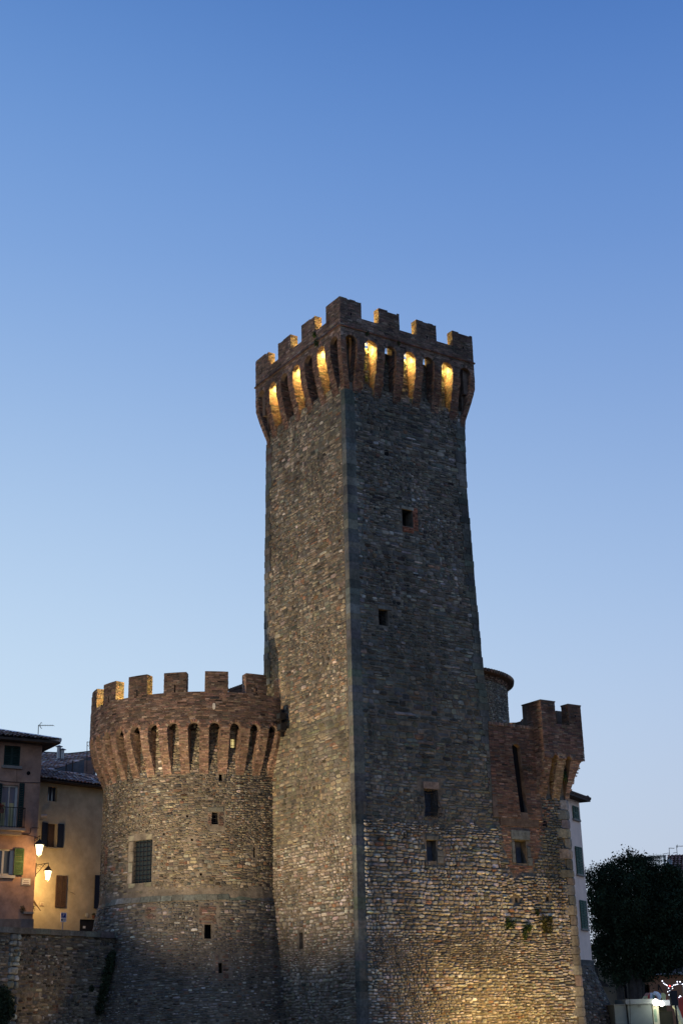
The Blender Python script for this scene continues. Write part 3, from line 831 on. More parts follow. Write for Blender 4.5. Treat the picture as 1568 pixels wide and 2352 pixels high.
SMALLH = [(-22.5, 11.2), (-33, 11.1), (-2.7, 9.1), (-15.5, 8.45), (0, 8.2), (5, 6.9)]
for dg, z in SMALLH: RH.append((U_(dg) - .045, U_(dg) + .045, z - .045, z + .05, .2))
wallsheet(body, CB, U_(-118), U_(112), 5.98, 13.2, [h for h in RH if h[2] > 6], back=dark, step=.6)
wallsheet(body, CB, U_(-118), U_(112), 0, 5.99, [h for h in RH if h[2] < 6], back=dark, step=.6)
part(body, 'wall', M_MORTAR, rt); part(dark, 'opening', M_DARK, rt)
b = Buf(); lathe(b, (CR[0], CR[1], 13.0), [(0.01, 0), (RB - .01, 0)], 40); part(b, 'terrace_floor', M_BMORTAR, rt)
holes = [h[:4] for h in RH]; wh = [(U_(-38.2), U_(-22.0), 6.45, 8.55), (U_(8.2), U_(17), 8.55, 9.45)]
A = rubble(U_(-112), U_(62), 6.25, 12.9, (.07, .15), (.09, .26), rng, hz([(*h, 0) for h in holes]) + wh, wave=.03, split=.25)
MR.stones(CB, A, rng.uniform(.010, .036, len(A)), pal(len(A), *C_TAN, rng, .26) * np.array([.86, .84, .78]), .72)
A = rubble(U_(-112), U_(70), .4, 5.9, (.08, .16), (.10, .28), rng, hz([(*h, 0) for h in holes]) + [(U_(4.5), U_(13), 5.04, 5.7), (U_(12.2), U_(18.5), 3.1, 3.95), (U_(-24), U_(-18), 5.25, 5.75)], wave=.04, split=.25, gap=.03)
MR.stones(CB, A, rng.uniform(.012, .042, len(A)), pal(len(A), *C_TALUS, rng, .25), .7)
# cordon
for a in np.arange(-112, 60, 6.0):
    slab(CB, U_(a) + .006, U_(a + 6) - .006, 5.94, 6.15, tuple(pal(1, [(.15, .16, .14)], [1], rng, .08)[0]), .055 if -58 < a < 20 else .02, rt)
# dressed stone frame of the big window
def fs(u0, u1, v0, v1, c=(.24, .215, .16), p=.03):
    slab(CB, u0, u1, v0, v1, tuple(pal(1, [c], [1], rng, .06)[0]), p, rt)
for k in range(4): fs(U_(-38.0), U_(-34.9), 6.7 + k * .4, 7.08 + k * .4)
fs(U_(-38.4), U_(-22.2), 8.32, 8.52); fs(U_(-37.5), U_(-22), 6.52, 6.67)
fs(U_(8.4), U_(16.6), 9.27, 9.42, (.18, .18, .15))
for (a, e, c, d_) in ((8.3, 10.3, 8.72, 9.25), (14.1, 16.8, 8.72, 9.25), (4.5, 13, 5.06, 5.7), (12.3, 13.6, 3.1, 3.95), (15.5, 18.3, 3.1, 3.95), (-24, -18, 5.25, 5.75)):
    A = brickrows(U_(a), U_(e), c, d_, rng, bl=.22); A = A[rng.random(len(A)) < .8]; MR.bricks(CB, A, pal(len(A), *C_BRG, rng) * .85, .02)
A = brickrows(U_(-64), U_(-60), 7.2, 8.4, rng, bl=.22); MR.bricks(CB, A, pal(len(A), *C_BR, rng), .045)
def gr_c(u0, u1, v0, v1, d, nv, nh, r=.011): return grate(rt, CB, u0, u1, v0, v1, d, nv, nh, r)
gr_c(U_(-34.8), U_(-22.5), 6.7, 8.28, -.06, 5, 9, .013)
b = Buf(); fbox(b, CB, U_(-34.9), U_(-22.4), 6.69, 8.29, -.18, -.14, nu=4); part(b, 'window_pane', mat('dusky_glass', (.02, .03, .035), rough=.5, noise=.05, spec=.15), rt)
gr_c(U_(10.6), U_(13.8), 8.8, 9.23, -.1, 2, 3)
# lit little window seen in a machicolation slot
b = Buf(); fbox(b, CB, U_(20.7), U_(22.9), 11.8, 12.13, -.10, -.09); part(b, 'lit_window', mat('lit_pane', (.8, .7, .4), emit=(1, .78, .3), estr=.75), rt)
gr_c(U_(20.7), U_(22.9), 11.78, 12.14, -.03, 2, 2, .008)
# crown of the round tower
crown = Buf()
RZ_S, RZ_T, RZ_A, RHW = 13.87, 14.69, 12.66, RC * radians(2.5)
step = 9.95; slots = [0.9 + step * k for k in range(-11, 8)]
slu = [U_(s, RC) for s in slots]; RSP = RZ_A - RHW
def arch_c(buf):
    uA, uB = U_(-114, RC), U_(76, RC)
    arch_band(buf, CC, slu, RHW, RSP, RZ_S, -.22, 0.0, uA, uB, n=6)
arch_c(crown)
RPROF = [(10.72, .0), (10.95, .10), (11.3, .27), (11.7, .45), (12.1, .58), (12.4, .645), (RSP + .02, RC - RB - .004)]
for s0, s1 in zip(slots[:-1], slots[1:]):
    mid = radians((s0 + s1) / 2)
    n_ = np.array([sin(mid), -cos(mid), 0]); t_ = np.array([cos(mid), sin(mid), 0])
    f_ = Plane(np.array([CR[0], CR[1], 0]) + RB * n_, t_, Z3, n_)
    hw_t = (radians(step) * RC - 2 * RHW) / 2; hw_b = (radians(step) * RB - 2 * RHW * .86) / 2
    if (s0 + s1) / 2 < -100 or (s0 + s1) / 2 > 70: continue
    corbel(crown, MR, f_, -hw_b, hw_b, RPROF, None, rng, C_BRT, bl=.2)
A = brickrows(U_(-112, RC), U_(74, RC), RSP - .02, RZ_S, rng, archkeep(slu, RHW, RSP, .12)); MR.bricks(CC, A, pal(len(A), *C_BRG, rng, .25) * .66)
voussoirs(MR, CC, slu, RHW, RSP, .12, 9, C_BR, rng)
MER = [-108 + 20 * .99, ] ; mer = [11.4 + 19.85 * k for k in range(-6, 4)]
for k, mc in enumerate(mer):
    a, e = U_(mc - 5.45, RC), U_(mc + 5.45, RC)
    ztop = RZ_T + rng.uniform(-.02, .02)
    if abs(mc + 8.45) < 3:      # this merlon's loophole goes right through
        um = (a + e) / 2
        fbox(crown, CC, a, um - .032, RZ_S, ztop, -.42, 0.0, nu=2); fbox(crown, CC, um + .032, e, RZ_S, ztop, -.42, 0.0, nu=2); fbox(crown, CC, um - .032, um + .032, RZ_S + .36, ztop, -.42, 0.0)
    else: fbox(crown, CC, a, e, RZ_S, ztop, -.42, 0.0, nu=4)
    uc = (a + e) / 2
    slit = mc < 35 and k % 1 == 0 and abs(mc - 11.4) > 2
    kp = (lambda u, v, uc=uc: ~((abs(u - uc) < .10) & (v < RZ_S + .34))) if slit else None
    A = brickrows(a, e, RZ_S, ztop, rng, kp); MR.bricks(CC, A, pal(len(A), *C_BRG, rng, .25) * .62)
    if slit:
        for zz in np.arange(RZ_S + .03, RZ_S + .34, .064):       # short bricks that frame the loophole
            A2 = np.array([(uc - .085, zz, .09, .052), (uc + .085, zz, .09, .052)]); MR.bricks(CC, A2, pal(2, *C_BRG, rng) * .62)
        if abs(mc + 8.45) > 3:
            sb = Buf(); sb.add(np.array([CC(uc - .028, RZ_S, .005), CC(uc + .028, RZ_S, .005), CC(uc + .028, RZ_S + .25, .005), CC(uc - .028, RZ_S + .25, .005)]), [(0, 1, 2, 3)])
            part(sb, 'arrow_slit', M_DARK, rt)  # shade of the slit painted as a flat dark quad
    for side in (0, 1):
        uu = a if side == 0 else e; th = uu / RC
        n_ = np.array([sin(th), -cos(th), 0]); t_ = np.array([cos(th), sin(th), 0])
        O = np.array([CR[0], CR[1], 0]) + RC * n_
        fp = Plane(O, n_, Z3, -t_) if side == 0 else Plane(O, -n_, Z3, t_)
        A = brickrows(-.42, 0, RZ_S, ztop, rng, bl=.2) if side == 0 else brickrows(0, .42, RZ_S, ztop, rng, bl=.2)
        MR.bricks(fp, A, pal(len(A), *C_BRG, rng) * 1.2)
part(crown, 'crown', M_BMORTAR, rt)
b = Buf()
tp = CB  # pale round plaque and near-black niche lintel on the parapet
u_, z_ = U_(10.2, RC), 13.28
for k in range(10):
    pass
V = [CC(u_ + .06 * cos(t), z_ + .13 * sin(t), .03) for t in np.linspace(0, 2 * pi, 12, endpoint=False)]
V2 = [CC(u_ + .07 * cos(t), z_ + .14 * sin(t), -.02) for t in np.linspace(0, 2 * pi, 12, endpoint=False)]
b.add(V + V2, [tuple(range(12))] + [(k, 12 + k, 12 + (k + 1) % 12, (k + 1) % 12) for k in range(12)])
part(b, 'plaque', mat('pale_stone', (.42, .39, .33), noise=.2, scale=10), rt)
b = Buf(); fbox(b, CC, u_ - .17, u_ + .17, 13.56, 13.62, -.02, .04); part(b, 'niche_lintel', mat('near_black', (.03, .028, .025)), rt)  # bar in one near-black base colour
MR.finish()
for a in (-57.9, -38.2, -18.4, 1.5, 19.5):
    th = radians(a); p = (CR[0] + 3.7 * sin(th), CR[1] - 3.7 * cos(th), 13.62)
    tg = -1 if a < 15 else 1; lamp('SPOT', 'terrace_lamp', p, 420 if a < 15 else 60, YEL, .06, (p[0] + tg * cos(th), p[1] + tg * sin(th), p[2] + .35), 110)
    fb = Buf(); fbox(fb, CB, U_(a) - .08, U_(a) + .08, 13.25, 13.38, -.62, -.48); part(fb, 'floodlight', M_IRON, rt)
# tiled lean-to roof peeping over the crenel
lr = thing('stair_hut', 'little tiled stair hut roof peeping over the round tower battlement', 'hut', (CR[0] + 1.2, CR[1] - 1.5, 13))
b = Buf(); q0 = at(*cc(2, 1085, 262), 56.5); q1 = at(*cc(2, 1180, 228), 56.5)
b.add([q0, q1, q1 + np.array([.9, .1, -.05]), q1 + np.array([.9, 0.1, -1.2]), q0 + np.array([0, 0, -.7]), q0 + np.array([0, 1.5, .0]), q1 + np.array([0, 1.5, .1]), q1 + np.array([.9, 1.6, .0]), q1 + np.array([.9, 1.6, -1.2]), q0 + np.array([0, 1.5, -.7])],
      [(0, 4, 3, 2, 1), (0, 1, 6, 5), (1, 2, 7, 6), (5, 6, 7, 8, 9), (0, 5, 9, 4), (2, 3, 8, 7)])
part(b, 'roof', mat('dark_tile', (.09, .06, .045), noise=.4, scale=12, bump=.5), lr)
b = Buf()
for k in range(7):
    p = q0 + (q1 - q0) * k / 6; tube(b, [p + np.array([0, -.03, .03]), p + np.array([0, .5, .07])], .07, 6)
part(b, 'roof_tile', MATS['dark_tile'], lr, 'stuff')
# floodlights fixed on the tall tower beside the battlement
fx = thing('wall_floodlight', 'pair of black floodlights fixed where the round tower meets the tall one', 'floodlight', tuple(FLp(-4.3, 12.3, .2)))
for k, (X, Y, s) in enumerate(((1468, 450, .16), (1472, 530, .18))):
    u, z = FLp.uv(*cc(2, X, Y), .3)
    b = Buf(); fbox(b, FLp, u - s, u + s * .8, z - s * .8, z + s * .8, .16, .42); part(b, 'lamp_housing', M_IRON, fx)
    b = Buf(); fbox(b, FLp, u - s * .8, u + s * .6, z - s * .6, z + s * .6, .42, .44); part(b, 'lamp_glass', mat('dark_glass', (.03, .035, .04), rough=.1, noise=.02, spec=.7), fx)
b = Buf(); u, z = FLp.uv(*cc(2, 1475, 490), .1); fbox(b, FLp, u - .05, u + .05, z - .6, z + .5, .04, .16); part(b, 'bracket', M_IRON, fx)

# ================================================================= BASTION, CURTAIN AND TURRET
bs = thing('corner_bastion', 'stone bastion with jutting brick turret on the right of the tall tower', 'bastion', tuple(CORN + 8.6 * dR))
MB_ = Masonry(bs, 41); rng = MB_.rng
body = Buf(); dark = Buf()
BH = [(7.44, 8.02, 7.10, 7.97, .45), (6.93, 7.05, 8.6, 8.79, .25), (7.28, 7.42, 5.62, 5.8, .2), (8.85, 9.02, 5.7, 5.9, .2)]
wallsheet(body, FRp, 6.6, 10.35, 0, 8.8, BH, d=-.03, back=dark)
SLOT = [(7.55, 8.08, 9.05, 11.78)]
wallsheet(body, FRp, 6.4, 8.8, 8.8, 12.5, [], d=-.16, back=dark)   # curtain behind its slot
wallsheet(body, FRp, 8.7, 10.35, 8.8, 11.6, [], d=-.03)
side = Plane(CORN + 10.35 * dR, dL, Z3, dR)
wallsheet(body, side, 0, 6, 0, 9.66, [], d=0)
part(body, 'wall', M_MORTAR, bs); part(dark, 'opening', M_DARK, bs)
# brick zone outline on the bastion (u limits per height)
def brk(u, v):
    lo = np.interp(v, [6.4, 7.0, 7.6, 8.2, 8.7], [7.3, 7.05, 6.86, 6.8, 6.7]); hi = np.interp(v, [6.4, 6.9, 7.6, 8.2, 8.9, 9.4], [7.3, 8.2, 8.75, 8.8, 8.75, 8.9])
    return (u > lo) & (u < hi) & (v > 6.45)
A = rubble(6.6, 9.95, .5, 9.62, (.10, .18), (.11, .32), rng, hz(BH) + [(7.25, 8.25, 7.97, 8.4), (8.0, 8.3, 6.7, 7.3), (8.88, 9.2, 8.5, 8.85)], wave=.03, split=.15, gap=.028,
           keep=lambda u, v: ~brk(u, v) & ~((v > 8.6) & (u < 8.75)))
low = A[:, 1] < 6.6
MB_.stones(FRp, A[low], rng.uniform(.025, .085, low.sum()), pal(low.sum(), *C_PALE, rng), .68)
MB_.stones(FRp, A[~low], rng.uniform(.01, .04, (~low).sum()), pal((~low).sum(), *C_ASH, rng) * 1.25, .75)
A = brickrows(6.6, 9.0, 6.45, 9.05, rng, lambda u, v: brk(u, v) & ~((u > 7.3) & (u < 8.15) & (v > 7.05) & (v < 8.35)) & ~((abs(u - 6.99) < .18) & (abs(v - 8.69) < .12)) & (v < 8.8))
fb_ = Plane(CORN - .03 * nR, dR, Z3, nR)
MB_.bricks(fb_, A, pal(len(A), *C_BR, rng))
A = brickrows(8.75, 9.9, 8.2, 9.62, rng, lambda u, v: (u - 8.75) < (v - 8.0) * .55); MB_.bricks(fb_, A, pal(len(A), *C_BR, rng), .05)
slab(FRp, 7.27, 8.22, 8.0, 8.36, (.15, .16, .14), .02, bs)
for q_ in ((8.04, 8.2, 7.35, 7.7), (8.04, 8.28, 7.02, 7.33), (7.28, 7.43, 7.1, 7.5), (7.28, 7.43, 7.52, 7.9)): slab(FRp, *q_, (.15, .16, .145), .015, bs)
b = Buf(); fbox(b, FRp, 7.48, 7.98, 7.12, 7.95, -.36, -.32); part(b, 'window_shutter', MATS['grey_wood'], bs)
b = Buf(); fbox(b, FRp, 7.68, 7.71, 7.12, 7.95, -.34, -.28); part(b, 'window_frame', M_WOOD, bs)
# small arched niche: its shade painted as a flat dark shape
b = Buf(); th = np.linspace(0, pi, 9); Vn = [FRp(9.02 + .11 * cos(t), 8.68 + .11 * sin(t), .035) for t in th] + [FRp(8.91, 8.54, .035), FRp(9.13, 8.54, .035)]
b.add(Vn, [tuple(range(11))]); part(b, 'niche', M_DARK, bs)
# rounded quoins on the outer corner
z = .6; i = 0
while z < 9.6:
    hh = rng.uniform(.24, .42); w_ = (.62 if i % 2 else .36) * rng.uniform(.85, 1.15); bulge_ = rng.uniform(.0, .09)
    b = Buf(); V = []
    for (x, y) in ((10.35 - w_, .02), (10.35 - w_ * .3, .05 + bulge_ * .3), (10.36 + bulge_ * .5, .02), (10.37 + bulge_, -.12), (10.36, -.5), (10.35 - w_, -.5)):
        for zz, s in ((z + .01, 0), (z + hh * .25, 1), (z + hh * .75, 1), (z + hh - .01, 0)):
            k = .6 + .4 * s
            V.append(FRp(10.35 - w_ + (x - 10.35 + w_) * (1 if s else .94), zz, y * (1 if y < 0 else 1)))
    fs_ = [(a * 4 + c, ((a + 1) % 6) * 4 + c, ((a + 1) % 6) * 4 + c + 1, a * 4 + c + 1) for a in range(6) for c in range(3)] + [tuple(a * 4 for a in range(6))[::-1], tuple(a * 4 + 3 for a in range(6))]
    b.add(V, fs_); o = part(b, 'quoin', M_STONE, bs); o.color = (*pal(1, [(.17, .165, .14), (.2, .19, .155), (.26, .23, .17)], [3, 3, 1.5], rng, .12)[0], 1)
    z += hh; i += 1
# curtain: brick skin pierced by the tall leaning slot
KL = lambda v: np.interp(v, [9.05, 11.64], [7.77, 7.55]); KR = lambda v: np.interp(v, [9.05, 11.64], [8.16, 7.99])
skin = Buf()
zs = list(np.linspace(9.05, 11.64, 7)) + [11.78]
for z0, z1 in zip(zs[:-1], zs[1:]):
    l0, l1, r0, r1 = KL(z0), KL(z1), KR(z0), KR(z1)
    if z1 == 11.78: l1 = r1 = 7.77
    for (a0, e0, a1, e1) in ((6.4, l0, 6.4, l1), (r0, 8.9, r1, 8.9)):
        P = [FRp(a0, z0, -.158), FRp(e0, z0, -.158), FRp(e1, z1, -.158), FRp(a1, z1, -.158), FRp(a0, z0, .06), FRp(e0, z0, .06), FRp(e1, z1, .06), FRp(a1, z1, .06)]
        skin.add(np.array(P) , QB)
fbox(skin, FRp, 6.4, 8.9, 11.78, 12.5, -.36, .06); fbox(skin, FRp, 6.4, 8.9, 8.80, 9.05, -.158, .06)
fc = Plane(CORN + .06 * nR, dR, Z3, nR)
# the skin flares out from the bastion wall: three oversailing courses
for k in range(5): fbox(skin, FRp, 6.75, 8.72, 8.50 + .06 * k, 8.56 + .06 * k + .001, -.03, .01 * (k + 1))
kp = lambda u, v: ~((u > KL(v) - .03) & (u < KR(v) + .03) & (v < 11.66)) & ~((abs(u - 7.77) < .14) & (v < 11.8) & (v > 11.6)) & (u > 6.134 * wR(v) - .2)
A = rows_clip(6.4, 8.85, 8.8, 12.42, rng, KL, KR, 11.72); A = A[(A[:, 1] > 9.05) | True]; A = A[A[:, 0] > 6.134 * wR(A[:, 1]) - .2]; cB = pal(len(A), *C_BR, rng) * .78
MB_.bricks(fc, A, cB)
A = np.array([(6.45 + .075 * i, 12.47, .062, .12) for i in range(32)]); MB_.bricks(fc, A, pal(len(A), *C_BRG, rng), .03)
part(skin, 'brick_skin', M_BMORTAR, bs)
b = Buf(); fbox(b, FRp, 7.3, 8.4, 9.0, 11.8, -.159, -.150); part(b, 'slot_shade', M_DARK, bs)  # near-black sheet that paints the slot's deep shade
# brackets and turret
PT = .6; zT0, zT1, zTs, zTt = 9.66, 11.37, 12.62, 13.5
TPROF = [(9.66, .0), (9.9, .09), (10.6, .33), (11.25, .57), (11.37, PT), (11.42, PT)]
tur = Buf()
fT = Plane(CORN + PT * nR, dR, Z3, nR)
corbel(tur, MB_, FRp, 8.74, 9.2, TPROF, None, rng, C_BRG)
corbel(tur, MB_, FRp, 9.49, 9.92, TPROF, None, rng, ([(.30, .22, .14), (.26, .19, .12), (.34, .26, .17)], [1, 1, 1]))
CE = CORN + 10.35 * dR
prof2 = [(9.66, .01, .0), (10.0, .12, .07), (10.6, .33, .22), (11.25, .56, .42), (11.42, PT, .5)]
V = []
for z, p, s in prof2:
    V += [FRp(10.2, z, -.3), FRp(10.35 + s, z, -.3), FRp(10.35 + s, z, p), FRp(10.2, z, p)]
fsx = []
for i in range(len(prof2) - 1):
    for k in range(4): fsx.append((i * 4 + k, (i + 1) * 4 + k, (i + 1) * 4 + (k + 1) % 4, i * 4 + (k + 1) % 4))
tur.add(V, fsx + [(0, 1, 2, 3)])
for (z0, p0, s0), (z1, p1, s1) in zip(prof2[:-1], prof2[1:]):
    a = FRp(10.2, z0, p0); c = FRp(10.2, z1, p1); L_ = np.linalg.norm(c - a); fp = Plane(a, dR, (c - a) / L_)
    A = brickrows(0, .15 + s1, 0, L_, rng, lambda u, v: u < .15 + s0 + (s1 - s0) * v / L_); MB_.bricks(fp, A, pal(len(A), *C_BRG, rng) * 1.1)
# slot arches of the turret
arch_band(tur, FRp, [9.345, 10.06], .143, 11.20, 11.62, PT - .2, PT, 8.76, 10.85, n=6)
uL, uRt = 8.76, 10.93
tl = Plane(CORN + uL * dR, -dL, Z3, nL)   # left cheek of the turret: u runs from the back to the front
fbox(tur, FRp, uL, uRt, 11.62, zTs, -.25, PT)
# bricks: front, left cheek
A = brickrows(uL, uRt, 11.2, zTs, rng, archkeep([9.345, 10.06], .143, 11.2, .1)); MB_.bricks(fT, A, pal(len(A), *C_BR, rng) * .8)
voussoirs(MB_, fT, [9.345, 10.06], .143, 11.2, .1, 7, C_BR, rng)
# left cheek solid: slopes with the bracket
V = []
for z, p in [(9.66, .0), (9.9, .09), (10.6, .33), (11.25, .57), (11.62, PT)]:
    V += [FRp(uL, z, -.25), FRp(uL + .3, z, -.25), FRp(uL + .3, z, p - .004), FRp(uL, z, p - .004)]
tur.add(V, [(i * 4 + k, (i + 1) * 4 + k, (i + 1) * 4 + (k + 1) % 4, i * 4 + (k + 1) % 4) for i in range(4) for k in range(4)])
fck = Plane(CORN + uL * dR, nR, Z3, -dR)
kpc = lambda u, v: (u < np.interp(v, [9.66, 9.9, 10.6, 11.25, 11.37], [.0, .09, .33, .57, .6]))
A = brickrows(-.3, PT, 9.66, zTt, rng, kpc); MB_.bricks(fck, A, pal(len(A), *C_BR, rng) * .95)
# turret merlons
for (a, e, zt) in ((uL, 9.52, zTt), (10.24, 10.93, zTt - .03)):
    fbox(tur, FRp, a, e, zTs, zt, PT - .42, PT)
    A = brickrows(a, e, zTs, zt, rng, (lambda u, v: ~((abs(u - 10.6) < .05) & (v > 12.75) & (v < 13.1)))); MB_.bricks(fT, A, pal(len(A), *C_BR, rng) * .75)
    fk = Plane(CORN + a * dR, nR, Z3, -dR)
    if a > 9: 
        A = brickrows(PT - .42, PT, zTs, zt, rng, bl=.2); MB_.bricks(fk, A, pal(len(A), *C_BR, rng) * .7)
    fbox(tur, FRp, a - .02, e + .02, zt, zt + .05, PT - .44, PT + .02)
fbox(tur, FRp, uL, uL + .42, zTs, zTt - .01, -.55, PT - .42)           # the corner merlon turns the corner
fbox(tur, FRp, uL - .02, uL + .44, zTt, zTt + .048, -.57, PT - .44)
fbox(tur, FRp, uL, uL + .42, 11.0, zTs, -.55, -.252)
fbox(tur, FRp, 9.5, 9.9, zTs - .3, 13.12, -1.9, -1.5); fbox(tur, FRp, 10.5, 10.93, zTs - .5, 13.45, -1.9, -.4)
fbox(tur, FRp, 10.6, 10.92, 11.6, zTs - .002, -1.9, -.25)
sb = Buf(); sb.add(np.array([fT(10.57, 12.78, .006), fT(10.63, 12.78, .006), fT(10.63, 13.08, .006), fT(10.57, 13.08, .006)]), [(0, 1, 2, 3)]); part(sb, 'arrow_slit', M_DARK, bs)  # flat dark quad painted as the shade in the slit
part(tur, 'turret', M_BMORTAR, bs)
MB_.finish()
weed(bs, FRp(8.2, 10.7, .1), .22, 60, seed=60, col=(.02, .03, .015), leaf=.03)
weed(bs, FRp(10.08, 10.7, .2), .12, 160, seed=61, col=(.02, .045, .015), drop=2.5, lean=(.2, -.1, 0))
# plants hanging on the bastion: each one a plant
for i, (X0, X1, Y0, Y1, lab, n) in enumerate(((970, 1068, 1120, 1230, 'green plant hanging from the bastion wall, lowest of the clumps', 900),
                                              (1112, 1225, 1065, 1190, 'largest golden green clump growing on the bastion wall near its corner', 1000),
                                              (850, 935, 1090, 1150, 'small trailing green clump at the left end of the ledge on the bastion', 420),
                                              (1072, 1116, 990, 1065, 'small upright weed above the other clumps on the bastion wall', 260))):
    u0, z1 = FRp.uv(*cc(8, X0, Y0)); u1, z0 = FRp.uv(*cc(8, X1, Y1))
    c = FRp((u0 + u1) / 2, (z0 + z1) / 2, .14)
    th_ = thing('wall_plant', lab, 'plant', tuple(c), 'plants growing on the bastion wall')
    for k in range(5):
        fu, fz = rng.uniform(.12, .88), rng.uniform(.1, .9); rr_ = (u1 - u0) * rng.uniform(.14, .26)
        weed(th_, FRp(u0 + (u1 - u0) * fu, z0 + (z1 - z0) * fz, .05 + .03 * k % .09), rr_, n // 5, 'foliage', .5, (.075, .075, .022) if i == 1 else (.035, .06, .018), 70 + i * 9 + k, .035)
    b = Buf()
    for k in range(4): tube(b, [FRp((u0 + u1) / 2, z1, -.02), FRp(u0 + (u1 - u0) * (k + .5) / 4, (z0 + z1) / 2, .18)], .006, 4)
    part(b, 'stem', M_WOOD, th_)

# ---- rear round tower with conical tiled roof, and merlons of the rear wall
cR2 = np.array([0, 0.0]); D2 = 64.5
pr = at(1165, 1630, D2); RB2 = 4.0; c2 = np.array([pr[0] - RB2 * 1.0, D2])
zE = float(at(1160, 1578, D2)[2])
r2 = thing('rear_round_tower', 'round tower with low conical tiled roof half hidden behind the tall tower', 'tower', (c2[0], c2[1], 0))
M2 = Masonry(r2, 51); C2 = Cyl(c2, lambda z: RB2 + 0 * np.asarray(z, float), RB2)
b = Buf(); wallsheet(b, C2, -pi * RB2, pi * RB2, 0, zE - .02, [(3.6, 4.0, 12.9, 13.5, .3)], step=.5, back=(dk := Buf())); part(b, 'wall', M_MORTAR, r2); part(dk, 'opening', M_DARK, r2)
A = rubble(-.5, 6.2, 11, zE - .3, (.07, .15), (.09, .24), M2.rng, [(3.55, 4.05, 12.85, 13.55)], wave=.03, gap=.02); M2.stones(C2, A, M2.rng.uniform(.01, .03, len(A)), pal(len(A), *C_TAN, M2.rng))
A = brickrows(1.7, 3.5, 12.4, 13.3, M2.rng, lambda u, v: u > 2.0 + (v - 12.4) * .3); M2.bricks(C2, A, pal(len(A), *C_BR, M2.rng), .03)
A = brickrows(-.5, 6.4, zE - .3, zE, M2.rng, bl=.14); M2.bricks(C2, A, pal(len(A), *C_BR, M2.rng), .05)
b = Buf(); lathe(b, (c2[0], c2[1], zE), [(RB2 - .02, -.05), (RB2 + .30, .0), (RB2 + .30, .06), (.02, .72)], 48); part(b, 'roof', mat('terracotta_roof', (.22, .12, .07), noise=.3, scale=9, bump=.4), r2)
rows = []
tb = Buf()
for k in range(140):
    a = 2 * pi * k / 140
    for j in range(5):
        r_a, r_b = RB2 + .36 - j * .42, RB2 - .08 - j * .42
        if r_b < .3 or (j > 2 and k % 2): continue
        za, zb_ = zE + .06 + (RB2 + .30 - r_a) * .15 + .03, zE + .06 + (RB2 + .30 - r_b) * .15 + .04
        pa = np.array([c2[0] + r_a * sin(a), c2[1] - r_a * cos(a), za]); pb = np.array([c2[0] + r_b * sin(a), c2[1] - r_b * cos(a), zb_])
        tb.n, tb.v, tb.c, tb.f = tb.n, tb.v, tb.c, tb.f
        tube(tb, [pa, pb], [.085, .065], 6, col=pal(1, [(.2, .11, .07), (.14, .09, .065), (.26, .15, .09)], [1, 1, 1], M2.rng)[0])
part(tb, 'roof_tiles', M_TILE, r2, 'stuff')
M2.finish()
rw = thing('rear_battlement', 'low lit battlement of the rear castle wall seen between tower and turret', 'battlement', tuple(at(1180, 1690, 60)))
MW = Masonry(rw, 52)
for (X0, X1, Y0, Y1, Yd) in ((430, 558, 680, 790, 59.0), (578, 690, 640, 790, 60.0)):
    p0, p1 = at(*cc(3, X0, Y0), Yd), at(*cc(3, X1, Y1), Yd)
    fw = Plane((p0[0], Yd, 0), (1, 0, 0), Z3, (0, -1, 0)); w_ = p1[0] - p0[0]
    b = Buf(); fbox(b, fw, 0, w_, p1[2] - .6, p0[2], -.45, 0); part(b, 'merlon', M_BMORTAR, rw)
    A = brickrows(0, w_, p1[2] - .2, p0[2], MW.rng); MW.bricks(fw, A, pal(len(A), *C_BRG, MW.rng) * 1.3)
b = Buf(); p = at(1150, 1690, 60); fbox(b, Plane((p[0] - 2, 60.3, 0), (1, 0, 0), Z3, (0, -1, 0)), 0, 4.0, 6, 11.5, -.5, 0); part(b, 'wall', M_BMORTAR, rw)
MW.finish()
lamp('POINT', 'terrace_lamp', tuple(at(1185, 1700, 57.5)), 30, YEL, .06)

# talus of the castle flank at far right
tl_ = thing('flank_talus', 'dark sloping stone talus beyond the bastion at the right', 'talus', tuple(at(1370, 2352, 61)))
p_top = at(*cc(5, 330, 1640), 61.0); p_bot = at(*cc(5, 612, 2240), 61.0)
R_t = 4.0; k_ = (p_bot[0] - p_top[0]) / (p_top[2] - p_bot[2])
ct = np.array([p_top[0] - R_t, 61.0 + .6])
CT = Cyl(ct, lambda z: R_t + np.maximum(0, (p_top[2] - np.asarray(z, float))) * k_, R_t)
b = Buf(); wallsheet(b, CT, U_(-90, R_t), U_(120, R_t), 0, float(p_top[2]) + .05, [], step=.6)
lathe(b, (ct[0], ct[1], p_top[2] + .05), [(R_t, 0), (.01, .3)], 40); part(b, 'wall', mat('dark_mortar', (.07, .068, .06), noise=.3, scale=5, bump=.8, bscale=20), tl_)
MTL = Masonry(tl_, 55); A = rubble(U_(-20, R_t), U_(100, R_t), .2, float(p_top[2]), (.10, .18), (.10, .26), MTL.rng, (), wave=.05, gap=.02)
MTL.stones(CT, A, MTL.rng.uniform(.01, .04, len(A)), pal(len(A), *C_TALUS, MTL.rng) * .75); MTL.finish()
